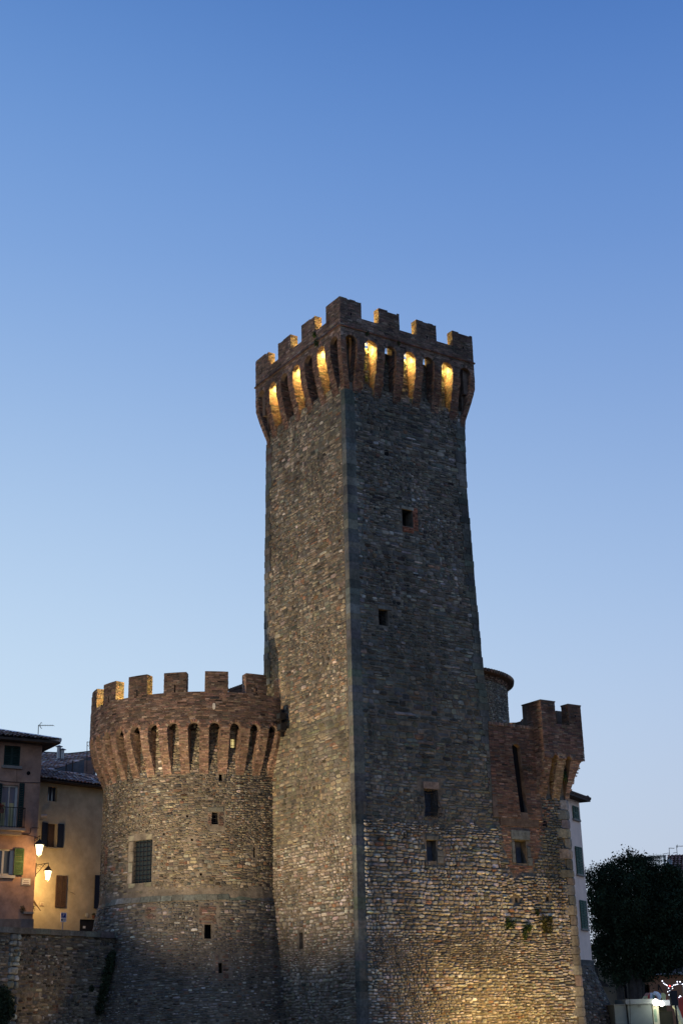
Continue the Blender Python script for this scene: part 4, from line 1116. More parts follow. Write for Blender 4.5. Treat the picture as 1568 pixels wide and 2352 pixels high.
#@@PART2@@
# ================================================================= LEFT: TERRACE, RETAINING WALL, HOUSES
def upl(az): a = radians(az); return np.array([sin(a), cos(a), 0])
pE = at(257, 2142, 54.2); Uw = upl(32.6)
FWL = Plane((pE[0], pE[1], 0), Uw)
zW = FWL.uv(257, 2142)[1]; zW2 = FWL.uv(0, 2131)
uL0 = FWL.uv(40, 2200)[0]
rwall = thing('retaining_wall', 'old rubble retaining wall with stone coping at the lower left', 'wall', (pE[0], pE[1], 0))
MW2 = Masonry(rwall, 61); rng = MW2.rng
b = Buf(); fbox(b, FWL, -16, 1.6, 0, zW - .2, -.6, 0); part(b, 'wall', M_MORTAR, rwall)
A = rubble(-9, 1.2, .3, zW - .22, (.10, .21), (.14, .42), rng, (), wave=.05, split=.25, gap=.022, keep=lambda u, v: (u > uL0 + .1) | (u < uL0 - .45))
MW2.stones(FWL, A, rng.uniform(.015, .05, len(A)), pal(len(A), *C_TAN, rng, .28) * .72, .7); 
A = rubble(uL0 - .42, uL0 + .08, .3, zW - .22, (.24, .4), (.5, .6), rng, (), wave=0, split=0)
MW2.stones(FWL, A, .10, pal(len(A), [(.22, .22, .2), (.3, .3, .27)], [1, 1], rng), .93)
u = -9.0
while u < 1.0:
    w_ = rng.uniform(.7, 1.3); slab(FWL, u, u + w_ - .012, zW - .195, zW, tuple(pal(1, [(.14, .14, .125)], [1], rng, .1)[0]), .12, rwall); u += w_
b = Buf(); fbox(b, FWL, -16, 1.6, zW - .199, zW - .002, -.62, .05); part(b, 'coping', M_MORTAR, rwall)
MW2.finish()
for nm_, lab, pts in (('ivy', 'dark ivy trailing down where the low wall meets the round tower', [(642, 672, .20), (622, 700, .26), (632, 740, .24), (606, 770, .28), (598, 820, .28), (585, 870, .26), (578, 930, .28), (560, 985, .25), (520, 865, .12)]),
                      ('bush', 'dark bush against the low wall in the bottom left corner', [(5, 890, .3), (25, 925, .32), (40, 965, .3), (10, 985, .4), (45, 1010, .25), (0, 1040, .4)])):
    u, z = FWL.uv(*cc(7, pts[0][0], pts[0][1])); t_ = thing(nm_, lab, 'plant', tuple(FWL(u, z, .1)))
    for i, (X, Y, r) in enumerate(pts):
        u, z = FWL.uv(*cc(7, X, Y)); weed(t_, FWL(u, z, .12 + .05 * (i % 2)), r * .72, int(r * 1100), 'foliage', .35, (.022, .034, .016), 90 + i, .045)
ter = Buf(); q = [FWL(-16, 0, -.62), FWL(1.6, 0, -.62)]
V = [(q[0][0], q[0][1], 0), (q[1][0], q[1][1], 0), (-3.5, 62, 0), (-3.5, 120, 0), (-60, 120, 0), (-60, q[0][1], 0)]
zt_ = zW - .95
V2 = V + [(x, y, zt_) for x, y, _ in V]; n = 6
ter.add(V2, [(k, (k + 1) % n, n + (k + 1) % n, n + k) for k in range(n)] + [tuple(range(n, 2 * n))])
struct(ter, 'street_terrace', mat('paving', (.12, .11, .10), noise=.2, scale=4, bump=.2))

ONLYW = {}
def quad_part(name, fr, u0, u1, v0, v1, d0, d1, m_, parent, label=None):
    b = Buf(); fbox(b, fr, u0, u1, v0, v1, d0, d1); return part(b, name, m_, parent, None, label)
def shutter(fr, u0, u1, v0, v1, m_, parent, d=.03, name='shutter', slats=True, n=None):
    """louvred shutter leaf: frame with separate slats"""
    s = .045; w_ = u1 - u0
    b = Buf()
    for a, e, c, f in ((u0, u0 + s, v0, v1), (u1 - s, u1, v0, v1), (u0 + s, u1 - s, v0, v0 + s), (u0 + s, u1 - s, v1 - s, v1), (u0 + s, u1 - s, (v0 + v1) / 2 - s / 2, (v0 + v1) / 2 + s / 2)):
        fbox(b, fr, a, e, c, f, d, d + .035)
    o = part(b, name, m_, parent)
    if not slats:
        quad_part('panel', fr, u0 + s, u1 - s, v0 + s, v1 - s, d, d + .015, m_, parent); return o
    n = n or max(4, int((v1 - v0) / .075))
    V = None
    for k in range(n):
        z = v0 + s + (v1 - v0 - 2 * s) * (k + .5) / n; h = (v1 - v0 - 2 * s) / n
        b = Buf(); P = [fr(u0 + s, z - h * .45, d + .034), fr(u1 - s, z - h * .45, d + .034), fr(u1 - s, z + h * .35, d + .006), fr(u0 + s, z + h * .35, d + .006)]
        P2 = [p + Z3 * .008 for p in P]; b.add(P + P2, [(0, 1, 2, 3), (4, 7, 6, 5), (0, 4, 5, 1), (1, 5, 6, 2), (2, 6, 7, 3), (3, 7, 4, 0)])
        part(b, 'slat', m_, parent)
    return o
def tiles(parent, fr, u0, u1, v0, v1, keep=None, sp=.19, ln=.36, near=None, seed=0, limit=290, cols=None):
    """barrel tiles on a roof plane; the first row (and more up to the limit) as single tiles"""
    g = np.random.default_rng(seed); cnt = 0; big = Buf()
    cols = cols or [(.28, .16, .12), (.20, .13, .10), (.34, .22, .16), (.13, .095, .08), (.38, .29, .23)]
    nv = int((v1 - v0) / ln) + 1; nu = int((u1 - u0) / sp)
    for j in range(nv):
        for i in range(nu):
            u = u0 + (i + .5) * sp + g.normal(0, .012); v = v0 + j * ln + g.normal(0, .02)
            if keep is not None and not keep(u, v): continue
            r0, r1 = sp * .5, sp * .4; L_ = ln * 1.15; lift = .02 + g.uniform(0, .02)
            th = np.linspace(0, pi, 5)
            sk = g.normal(0, .015)
            ring = lambda vv, r, l, s: [fr(u + s + r * cos(t), vv, l + r * .75 * sin(t)) for t in th]
            P = ring(v, r0, lift + .03, 0) + ring(v + L_, r1, lift, sk) + ring(v, r0 * .84, lift + .022, 0)
            fsx = [(k, k + 1, 5 + k + 1, 5 + k) for k in range(4)] + [(k + 1, k, 10 + k, 10 + k + 1) for k in range(4)]
            c = pal(1, cols, [1] * len(cols), g, .2)[0]
            if cnt < limit:
                b = Buf(); b.add(P, fsx, c); part(b, 'roof_tile', M_TILE, parent); cnt += 1
            else: big.add(P, fsx, c)
    if big.f: part(big, 'roof_tiles', M_TILE, parent, 'stuff')
def uvs(fr, n, X0, Y0, X1, Y1, off=0):
    """picture rectangle in crop n -> u0, u1, v0, v1 on the frame"""
    a = fr.uv(*cc(n, X0, (Y0 + Y1) / 2), off)[0]; e = fr.uv(*cc(n, X1, (Y0 + Y1) / 2), off)[0]
    zt = fr.uv(*cc(n, (X0 + X1) / 2, Y0), off)[1]; zb = fr.uv(*cc(n, (X0 + X1) / 2, Y1), off)[1]
    return a, e, zb, zt
M_GREEN = mat('green_paint', (.045, .09, .03), rough=.6, noise=.25, scale=8)
M_DGREEN = mat('dark_green_paint', (.012, .03, .024), rough=.6, noise=.25, scale=8)
M_BLUE = mat('dark_blue_paint', (.012, .018, .035), rough=.6, noise=.2, scale=8)
M_BROWN = mat('brown_paint', (.07, .045, .032), rough=.7, noise=.25, scale=8)
M_GLASS = mat('window_glass', (.05, .06, .07), rough=.08, noise=.05, spec=.8)
M_FRAME = mat('white_frame', (.45, .43, .38), rough=.6, noise=.1)
M_SILL = mat('grey_sill', (.24, .22, .19), noise=.2, scale=9)
M_CABLE = mat('black_cable', (.02, .02, .02), rough=.7, noise=.1)
M_METAL = mat('zinc', (.28, .29, .30), rough=.45, metal=.7, noise=.15)

# ---- orange house
pO = at(75, 2128, 60.0); FO = Plane((pO[0], pO[1], 0), upl(58))
zE1 = FO.uv(*cc(4, 440, 300))[1]
oh = thing('orange_house', 'orange plastered house with green shutters and tiled roof at the left edge', 'house', tuple(pO))
M_ORANGE = mat('orange_plaster', (.42, .25, .165), col2=(.29, .185, .14), rough=.95, noise=.3, scale=2.4, bump=.25, bscale=12)
wt = uvs(FO, 4, 45, 303, 215, 512); wf = uvs(FO, 4, 8, 712, 185, 1152); wl_ = uvs(FO, 4, -60, 1382, 150, 1652)
HO = [(*wt, .12), (*wf, .22), (*wl_, .22)]
b = Buf(); dk = Buf(); wallsheet(b, FO, -10, 0.0, 3, zE1 + .15, HO, back=dk, step=2)
side_ = Plane(FO(0, 0, 0) , -FO.N); wallsheet(b, side_, 0, 9, 3, zE1 + .1, [], step=3)
part(b, 'wall', M_ORANGE, oh); part(dk, 'opening', M_DARK, oh)
quad_part('plinth', FO, -10, .03, 3, FO.uv(*cc(4, 150, 2112))[1], 0, .06, mat('grey_plinth', (.17, .14, .12), noise=.25, scale=6, bump=.3), oh)
# top window: closed dark shutters
sh = bpy.data.objects.new('window', None); COL.objects.link(sh); sh.location = oh.location; setparent(sh, oh)
a, e, c, f = wt; mid = (a + e) / 2
bpy.context.view_layer.update()
def win(parent):
    o = bpy.data.objects.new('window', None); COL.objects.link(o); o.location = (0, 0, 0)
    o.parent = parent; o.matrix_parent_inverse = Matrix.Translation(-Vector(parent.location))
    return o
COL.objects.unlink(sh); bpy.data.objects.remove(sh)
class _W:  # lets parts of a window be placed in world space
    pass
def inwin(w):
    return w
w_ = win(oh); shutter(FO, a, mid, c, f, M_DGREEN, w_, -.08); shutter(FO, mid, e, c, f, M_DGREEN, w_, -.08)
ss = uvs(FO, 4, 20, 514, 228, 543); quad_part('sill', FO, ss[0], ss[1], ss[2], ss[3], -.02, .10, M_SILL, w_)
# french window with curtains
w_ = win(oh); a, e, c, f = wf
quad_part('pane', FO, a + .04, e - .05, c, f - .05, -.16, -.15, mat('reflecting_glass', (.16, .17, .20), rough=.08, noise=.1, spec=.9), w_)
for x0, x1 in ((.08, .30), (.55, .80)):
    b = Buf(); ww = e - a
    for k in range(7):
        u = a + ww * (x0 + (x1 - x0) * k / 6); b.add([FO(u, c + .05, -.145 + .012 * (k % 2)), FO(u + ww * (x1 - x0) / 6, c + .05, -.145 + .012 * ((k + 1) % 2)), FO(u + ww * (x1 - x0) / 6, f - .75, -.145 + .012 * ((k + 1) % 2)), FO(u, f - .75, -.145 + .012 * (k % 2))], [(0, 1, 2, 3)])
    part(b, 'curtain', mat('cream_curtain', (.42, .38, .20), noise=.15), w_)
b = Buf()
for x0, x1, y0, y1 in ((a, a + .07, c, f), (e - .10, e, c, f), (a, e, f - .08, f), ((a + e) / 2 - .03, (a + e) / 2 + .03, c, f - .08)): fbox(b, FO, x0, x1, y0, y1, -.14, -.09)
part(b, 'window_frame', M_FRAME, w_)
sr = uvs(FO, 4, 190, 697, 243, 1152); shutter(FO, sr[0], sr[1], sr[2], sr[3], M_DGREEN, w_, .05)
sr = uvs(FO, 4, -45, 697, 10, 1152); shutter(FO, sr[0], sr[1], sr[2], sr[3], M_DGREEN, w_, .05)
# balcony
ba = uvs(FO, 4, -200, 1158, 268, 1175, .6)
bal = bpy.data.objects.new('balcony', None); COL.objects.link(bal); bal.parent = oh; bal.matrix_parent_inverse = Matrix.Translation(-Vector(oh.location))
z_b = ba[3]; ub = FO.uv(*cc(4, 268, 1165), .6)[0]
quad_part('slab', FO, -10, ub, z_b - .10, z_b, 0.001, .68, mat('balcony_stone', (.3, .24, .19), noise=.2), bal)
quad_part('moulding', FO, -10, ub - .12, z_b - .26, z_b - .10, 0.001, .5, MATS['balcony_stone'], bal)
b = Buf(); hb = .86
tube(b, [FO(-10, z_b + hb, .62), FO(ub - .05, z_b + hb, .62), FO(ub - .05, z_b + hb, .02)], .02, 6); tube(b, [FO(-10, z_b + .06, .62), FO(ub - .05, z_b + .06, .62), FO(ub - .05, z_b + .06, .02)], .012, 6)
part(b, 'handrail', M_IRON, bal)
for i in range(22):
    u = ub - .05 - i * .11; b = Buf(); tube(b, [FO(u, z_b, .62), FO(u, z_b + hb, .62)], .009, 5); part(b, 'baluster', M_IRON, bal)
for i in range(5):
    b = Buf(); tube(b, [FO(ub - .05, z_b, .1 + i * .11), FO(ub - .05, z_b + hb, .1 + i * .11)], .009, 5); part(b, 'baluster', M_IRON, bal)
fu, fz = FO.uv(*cc(4, 12, 955), .7)
fl = thing('flower_box', 'red flowers in a dark box hung on the balcony rail', 'flower box', tuple(FO(fu, fz, .7)))
quad_part('box', FO, fu - .35, fu + .12, fz - .2, fz - .02, .64, .80, mat('brown_plastic', (.08, .04, .03)), fl)
weed(fl, FO(fu - .08, fz + .04, .72), .18, 240, 'leaves', -.2, (.03, .05, .02), 101, .03); weed(fl, FO(fu - .05, fz + .1, .74), .17, 130, 'blossoms', -.3, (.30, .03, .03), 102, .03)
# lower window, open green shutter
w_ = win(oh); a, e, c, f = wl_
quad_part('pane', FO, a, e - .08, c, f, -.17, -.16, M_GLASS, w_)
b = Buf(); m0 = FO.uv(*cc(4, 40, 1500))[0]
for x0, x1, y0, y1 in ((e - .16, e, c, f), (m0 - .045, m0 + .045, c, f), (a, e, f - .06, f), (a, e, c, c + .06)): fbox(b, FO, x0, x1, y0, y1, -.15, -.10)
part(b, 'window_frame', M_FRAME, w_)
sr = uvs(FO, 4, 146, 1378, 244, 1656); shutter(FO, sr[0], sr[1], sr[2], sr[3], M_GREEN, w_, .05)
ss = uvs(FO, 4, -60, 1657, 153, 1686); quad_part('sill', FO, ss[0], ss[1], ss[2], ss[3], -.02, .12, mat('pale_sill', (.5, .46, .38), noise=.1), w_)
# vent, cables, ledge
b = Buf(); vu, vz = FO.uv(*cc(4, 300, 590)); V = [FO(vu + .085 * cos(t), vz + .085 * sin(t), .02) for t in np.linspace(0, 2 * pi, 16, endpoint=False)]; V2 = [FO(vu + .085 * cos(t), vz + .085 * sin(t), -.02) for t in np.linspace(0, 2 * pi, 16, endpoint=False)]
b.add(V + V2, [tuple(range(16))] + [(k, 16 + k, 16 + (k + 1) % 16, (k + 1) % 16) for k in range(16)]); part(b, 'vent', M_DARK, oh)
def cable(parent, fr, n, pts, r=.012, d=.03, name='cable', m_=None):
    b = Buf(); tube(b, [fr(*fr.uv(*cc(n, X, Y), d), d) for X, Y in pts], r, 5); return part(b, name, m_ or M_CABLE, parent)
cable(oh, FO, 4, [(0, 668), (100, 680), (250, 688), (425, 690)]); cable(oh, FO, 4, [(0, 1215), (180, 1222), (300, 1230), (318, 1215), (325, 1165), (345, 1158), (408, 1163)])
cable(oh, FO, 4, [(180, 545), (180, 690)], .006); cable(oh, FO, 4, [(228, 1228), (300, 1240), (400, 1262)], .008)
ld = uvs(FO, 4, 236, 2040, 338, 2062); 
lg = thing('wall_ledge', 'small stone ledge with dry plant on the orange wall near the street corner', 'ledge', tuple(FO(ld[0], ld[2], .1)))
quad_part('shelf', FO, ld[0], ld[1], ld[2], ld[3], .002, .22, M_SILL, lg)
weed(lg, FO(ld[0] - .02, ld[3] + .1, .08), .13, 130, 'dry_plant', .2, (.09, .08, .04), 103, .03)
def sign(name, label, cat, fr, n, X0, Y0, X1, Y1, col, border, lines, tcol=(.15, .1, .08)):
    a, e, c, f = uvs(fr, n, X0, Y0, X1, Y1)
    t = thing(name, label, cat, tuple(fr((a + e) / 2, c, .03)))
    quad_part('frame', fr, a, e, c, f, .002, .025, mat(name + '_border', border, noise=.15), t)
    quad_part('panel', fr, a + .035, e - .035, c + .035, f - .035, .025, .032, mat(name + '_panel', col, noise=.08), t)
    return t, (a, e, c, f)
M_INK = mat('ink', (.16, .06, .05), noise=.1)
def text(parent, fr, s, u, v, h, d, m_, align='CENTER', name='lettering'):
    cu = bpy.data.curves.new(name, 'FONT'); cu.body = s; cu.size = h; cu.align_x = align; cu.align_y = 'CENTER'; cu.extrude = .001
    o = bpy.data.objects.new(name, cu); COL.objects.link(o)
    p = fr(u, v, d); U, V, N = fr.U, fr.V, fr.N
    mm = Matrix([[U[i], V[i], N[i], p[i]] for i in range(3)] + [[0, 0, 0, 1]])
    bpy.context.view_layer.update()
    me = bpy.data.meshes.new_from_object(o.evaluated_get(bpy.context.evaluated_depsgraph_get()))
    bpy.data.objects.remove(o); me.transform(mm); me.materials.append(m_)
    o2 = bpy.data.objects.new(name, me); COL.objects.link(o2); setparent(o2, parent); return o2
pq, (a, e, c, f) = sign('street_plaque', 'white marble street plaque in a frame on the orange wall', 'plaque', FO, 4, 222, 1684, 325, 1764, (.62, .58, .50), (.3, .26, .2), 3)
# faint engraved lines, too small to read in the photo
for k in range(3): quad_part('engraved_line', FO, a + .09 + .03 * (k == 0), e - .09 - .03 * (k == 0), f - .13 - k * .075, f - .11 - k * .075, .032, .034, M_INK, pq)
quad_part('emblem', FO, a + .055, a + .085, f - .075, f - .05, .032, .035, M_INK, pq)
# roof
roofO = Buf(); ze = zE1 + .12
tipu, tipd = .62, .62
Vr = [FO(-11, ze, tipd), FO(tipu, ze, tipd), FO(tipu, ze, -9), FO(-11, ze, -9), FO(-4.2, ze + 1.35, -4.0), FO(-11, ze + 1.35, -4.0)]
Vb = [v - Z3 * .10 for v in Vr[:4]]
roofO.add(Vr + Vb, [(0, 1, 4, 5), (1, 2, 4), (2, 3, 5, 4), (6, 9, 8, 7), (0, 6, 7, 1), (1, 7, 8, 2), (2, 8, 9, 3)])
part(roofO, 'roof', mat('dark_eaves', (.06, .045, .035), noise=.3), oh)
sl = np.array(FO(-6, ze + 1.35, -4.0)) - np.array(FO(-6, ze, tipd)); Ls = np.linalg.norm(sl)
FRO = Plane(FO(0, ze + .02, tipd), FO.U, sl / Ls)
tiles(oh, FRO, -8, tipu, -.05, Ls, lambda u, v: u < tipu - v * (4.2 + tipu) / Ls, seed=3, limit=250)
b = Buf(); tube(b, [FO(tipu, ze + .05, tipd), FO(-4.2, ze + 1.42, -4.0)], .10, 8); part(b, 'ridge', M_TILE, oh)

# ---- yellow house
pY = at(76, 2128, 61.6); FY = Plane((pY[0], pY[1], 0), upl(42.6))
yh = thing('yellow_house', 'pale yellow plastered house behind the street lanterns, left of the round tower', 'house', tuple(pY))
M_YELLOW = mat('yellow_plaster', (.45, .39, .265), col2=(.36, .32, .225), rough=.95, noise=.2, scale=2.0, bump=.25, bscale=9)
zE2 = FY.uv(*cc(4, 760, 718))[1]
w1 = uvs(FY, 4, 502, 733, 600, 883); w2 = uvs(FY, 4, 490, 1118, 592, 1364); dr = uvs(FY, 4, 835, 2118, 1005, 2260)
b = Buf(); dk = Buf(); wallsheet(b, FY, -1.2, 9, 3, zE2, [(*w1, .16), (*w2, .2), (*dr, .12)], back=dk, step=2); part(b, 'wall', M_YELLOW, yh); part(dk, 'opening', M_DARK, yh)
w_ = win(yh); a, e, c, f = w1
quad_part('pane', FY, a, e - .03, c, f, -.12, -.11, M_GLASS, w_); b = Buf()
for x0, x1 in ((a, a + .05), (a + (e - a) * .36, a + (e - a) * .46), (a + (e - a) * .74, a + (e - a) * .8)): fbox(b, FY, x0, x1, c, f, -.11, -.06)
part(b, 'window_frame', M_BLUE, w_)
w_ = win(yh); a, e, c, f = w2
quad_part('pane', FY, a, e, c, f, -.17, -.16, mat('reflecting_glass', (.16, .17, .20)), w_)
b = Buf()
for k in range(4): x = a + (e - a) * (0, .28, .60, .80)[k]; fbox(b, FY, x, x + (.05, .16, .09, .05)[k], c, f, -.15, -.10)
part(b, 'window_frame', M_BROWN, w_)
for X0, X1 in ((430, 488), (597, 658)):
    s_ = uvs(FY, 4, X0, 1106 + (X0 > 500) * 14, X1, 1352 + (X0 > 500) * 18); shutter(FY, *s_, M_BLUE, w_, .04, slats=False)
ss = uvs(FY, 4, 480, 1366, 600, 1376); quad_part('sill', FY, *ss, .002, .1, M_SILL, w_)
w_ = win(yh); s_ = uvs(FY, 4, 578, 1660, 632, 1990); shutter(FY, *s_, M_BROWN, w_, .03, n=26); s_ = uvs(FY, 4, 633, 1662, 688, 1992); shutter(FY, *s_, M_BROWN, w_, .03, n=26)
w_ = win(yh); s_ = uvs(FY, 4, 983, 1657, 1050, 2004); shutter(FY, *s_, M_BLUE, w_, .03, slats=False); s_ = uvs(FY, 4, 1053, 1657, 1120, 2004); shutter(FY, *s_, M_BLUE, w_, .03, slats=False)
dp = quad_part('door', FY, dr[0] + .02, dr[1] - .02, dr[2], dr[3] - .02, -.10, -.06, mat('black_door', (.015, .015, .018), rough=.5), yh)
s_ = uvs(FY, 4, 876, 2185, 902, 2210); quad_part('notice', FY, *s_, -.058, -.05, mat('paper', (.6, .62, .65)), yh)
fr_u = uvs(FY, 4, 410, 1925, 463, 1978)
t, _ = sign('number_plaque', 'small pale plaque on the yellow wall beside the orange house', 'plaque', FY, 4, 410, 1927, 463, 1978, (.42, .38, .28), (.33, .29, .2), 3)
for k in range(3): quad_part('engraved_line', FY, _[0] + .06, _[1] - .06, _[3] - .1 - k * .05, _[3] - .085 - k * .05, .032, .034, M_INK, t)
# parking sign with its post
pk = uvs(FY, 4, 636, 2046, 696, 2112, 1.6); FP = Plane(FY.O + 1.6 * FY.N, FY.U)
ps = thing('parking_sign', 'white sign with blue square and letter P standing before the yellow house', 'sign', tuple(FY((pk[0] + pk[1]) / 2, zt_, 1.6)))
a, e, c, f = pk
pl_ = uvs(FP, 4, 636, 2046, 696, 2144)
M_SW = mat('sign_white', (.75, .76, .78), rough=.5, noise=.05)
quad_part('sign_panel', FP, pl_[0], pl_[1], pl_[2], pl_[3], -.01, .01, M_SW, ps)
s_ = uvs(FP, 4, 640, 2054, 688, 2098); quad_part('blue_square', FP, *s_, .0101, .014, mat('sign_blue', (.02, .05, .30), rough=.5, noise=.05), ps)
text(ps, FP, 'P', (s_[0] + s_[1]) / 2, (s_[2] + s_[3]) / 2, (s_[3] - s_[2]) * 1.05, .016, M_SW)
s_ = uvs(FP, 4, 641, 2112, 656, 2130); quad_part('pictogram', FP, *s_, .0101, .013, M_DARK, ps)
s_ = uvs(FP, 4, 661, 2115, 690, 2119); quad_part('small_print', FP, *s_, .0101, .012, mat('grey_ink', (.3, .3, .33)), ps); s_ = uvs(FP, 4, 661, 2123, 686, 2127); quad_part('small_print', FP, *s_, .0101, .012, MATS['grey_ink'], ps)
b = Buf(); pc = FP((pl_[0] + pl_[1]) / 2, zt_, -.04); tube(b, [pc, pc + Z3 * (pl_[3] - zt_ - .05)], .03, 8); part(b, 'post', M_METAL, ps)
# pole flag bracket, camera, pot, plate
t = thing('flag_pole', 'short dark pole leaning out from the house corner', 'pole', tuple(FY(*FY.uv(*cc(4, 358, 1925)), .1)))
b = Buf(); p0 = FY(*FY.uv(*cc(4, 352, 1925), .1), .1); p1 = FY(*FY.uv(*cc(4, 427, 2025), .9), .9); tube(b, [p0, p1], [.05, .015], 6); part(b, 'pole', M_WOOD, t)
weed(t, FY(*FY.uv(*cc(4, 358, 1990), .15), .15), .08, 70, 'sprig', .8, (.05, .07, .03), 110, .025)
t = thing('flower_pot', 'small flower pot hung on the yellow wall above the black door', 'flower pot', tuple(FY(*FY.uv(*cc(4, 960, 2090)), .12)))
u, z = FY.uv(*cc(4, 960, 2088)); p = FY(u, z, .14); b = Buf(); lathe(b, (p[0], p[1], p[2] - .09), [(.01, 0), (.055, 0), (.075, .13), (.01, .12)], 10); part(b, 'pot', mat('dark_clay', (.12, .05, .03)), t)
weed(t, p + Z3 * .08, .08, 60, 'leaves', 0, (.05, .05, .02), 111, .03)
t = thing('wall_plate', 'pale round plate fixed on the yellow wall left of the flower pot', 'plate', tuple(FY(*FY.uv(*cc(4, 905, 2073)), .03)))
u, z = FY.uv(*cc(4, 905, 2073)); V = [FY(u + .085 * cos(q_), z + .10 * sin(q_), .03) for q_ in np.linspace(0, 2 * pi, 16, endpoint=False)] + [FY(u + .085 * cos(q_), z + .10 * sin(q_), .0) for q_ in np.linspace(0, 2 * pi, 16, endpoint=False)]
b = Buf(); b.add(V, [tuple(range(16))] + [(k, 16 + k, 16 + (k + 1) % 16, (k + 1) % 16) for k in range(16)]); part(b, 'disc', mat('pale_ceramic', (.5, .48, .36)), t)
t = thing('wall_camera', 'small pale camera on a bracket at the top of the yellow wall corner', 'camera', tuple(FY(*FY.uv(*cc(4, 440, 1060)), .2)))
b = Buf(); p0, p1 = FY(*FY.uv(*cc(4, 418, 1080)), .02), FY(*FY.uv(*cc(4, 452, 1075), .3), .3); tube(b, [p0, p1, p1 + Z3 * .15], .018, 6); part(b, 'bracket', M_METAL, t)
u, z = FY.uv(*cc(4, 450, 1040), .3); b = Buf(); tube(b, [FY(u - .1, z, .3), FY(u + .12, z + .02, .45)], .07, 8); part(b, 'housing', mat('pale_plastic', (.4, .4, .4)), t)
cable(yh, FY, 4, [(735, 1832), (755, 1838), (785, 1856)], .008)
# eave and tiles
b = Buf(); fbox(b, FY, -1.0, 9, zE2 - .02, zE2 + .05, -.3, .38); part(b, 'eaves', MATS['dark_eaves'], yh)
sl = np.array([0, 0, 1.0]) * sin(radians(18)) - FY.N * cos(radians(18)); FYR = Plane(FY(0, zE2 + .05, .42), FY.U, sl)
Ly = 3.1
b = Buf(); fbox(b, FYR, -1.0, 9, 0, Ly, -.04, .0); part(b, 'roof', MATS['dark_eaves'], yh)
RC_ = [(.42, .24, .18), (.32, .19, .15), (.52, .34, .26), (.22, .14, .12), (.58, .46, .40)]
tiles(yh, FYR, -1.0, 7, 0, Ly, seed=5, limit=290, cols=RC_, sp=.2, ln=.38)
# ---- house behind (gable and two roofs)
bh = thing('rear_house', 'dark gabled house with tiled roofs and metal flues behind the yellow house', 'house', tuple(at(*cc(4, 760, 600), 68)))
A0, B0, C0, E0, F0 = at(*cc(4, 520, 572), 67), at(*cc(4, 1010, 405), 68.5), at(*cc(4, 1000, 372), 73), at(*cc(4, 470, 405), 72), at(*cc(4, 440, 520), 67.5)
b = Buf(); b.add([A0, B0, np.array([B0[0], B0[1], 8]), np.array([A0[0], A0[1], 8])], [(0, 3, 2, 1)]); part(b, 'gable', mat('dull_blue_wall', (.09, .10, .12), noise=.3, scale=3), bh)
n_r = np.array([-.10, -.27, .95]); n_r /= np.linalg.norm(n_r)
pin = [hit(*cc(4, X, Y), A0, n_r) for X, Y in ((385, 520), (385, 600), (520, 572), (800, 478), (1010, 405), (1000, 380), (860, 397), (690, 414), (600, 402), (385, 392))]
Uh = np.cross(Z3, n_r) * -1; Uh /= np.linalg.norm(Uh)
if Uh[0] < 0: Uh = -Uh
Vh = np.cross(n_r, Uh)
FG = Plane(A0, Uh, Vh, n_r); pol = [((p - A0) @ Uh, (p - A0) @ Vh) for p in pin]
def inpoly(u, v):
    c = False
    for (x1, y1), (x2, y2) in zip(pol, pol[1:] + pol[:1]):
        if (y1 > v) != (y2 > v) and u < (x2 - x1) * (v - y1) / (y2 - y1) + x1: c = not c
    return c
b = Buf(); k_ = len(pin); b.add([p - n_r * .03 for p in pin] + [p - n_r * .18 for p in pin], [tuple(range(k_))] + [(q_, k_ + q_, k_ + (q_ + 1) % k_, (q_ + 1) % k_) for q_ in range(k_)]); part(b, 'roof', MATS['dark_eaves'], bh)
us_ = [p[0] for p in pol]; vs_ = [p[1] for p in pol]
tiles(bh, FG, min(us_), max(us_), min(vs_), max(vs_), keep=inpoly, seed=8, limit=280, cols=RC_, sp=.24, ln=.45)
b = Buf(); tube(b, [p + n_r * .05 for p in pin[5:]], .12, 8); part(b, 'ridge', MATS['dark_eaves'], bh)
for X, w0 in ((560, 0), (690, 1), (755, 2)):
    p0 = at(*cc(4, X, 600), 66.9 + (X - 520) * .003); b = Buf(); tube(b, [p0, p0 + Z3 * (.15 + (X - 520) * .0022)], .03, 5); part(b, 'timber_post', M_WOOD, bh)
q0, q1 = at(*cc(4, 880, 600), 67.2), at(*cc(4, 980, 460), 67.2); b = Buf(); fw = Plane((q0[0], 67.2, 0), (1, 0, 0), Z3, (0, -1, 0)); fbox(b, fw, 0, q1[0] - q0[0], q0[2], q1[2], 0, .1); part(b, 'wall_patch', mat('dull_plaster', (.16, .11, .10), noise=.3), bh)
for i, (X, Y0, Y1) in enumerate(((617, 440, 318), (653, 440, 350))):
    p0, p1 = at(*cc(4, X, Y0), 70), at(*cc(4, X + 4, Y1), 70); b = Buf(); tube(b, [p0, p1], .11 if i == 0 else .09, 10); lathe(b, tuple(p1), [(.20, .02), (.02, .10)], 10); lathe(b, tuple(p1), [(.02, -.02), (.19, .02)], 10)
    t = thing('flue_pipe', 'taller metal flue with a conical cap on the roof behind' if i == 0 else 'shorter metal flue with a conical cap on the roof behind', 'chimney', tuple(p0), 'metal flues on the rear roof'); part(b, 'pipe', M_METAL, t)
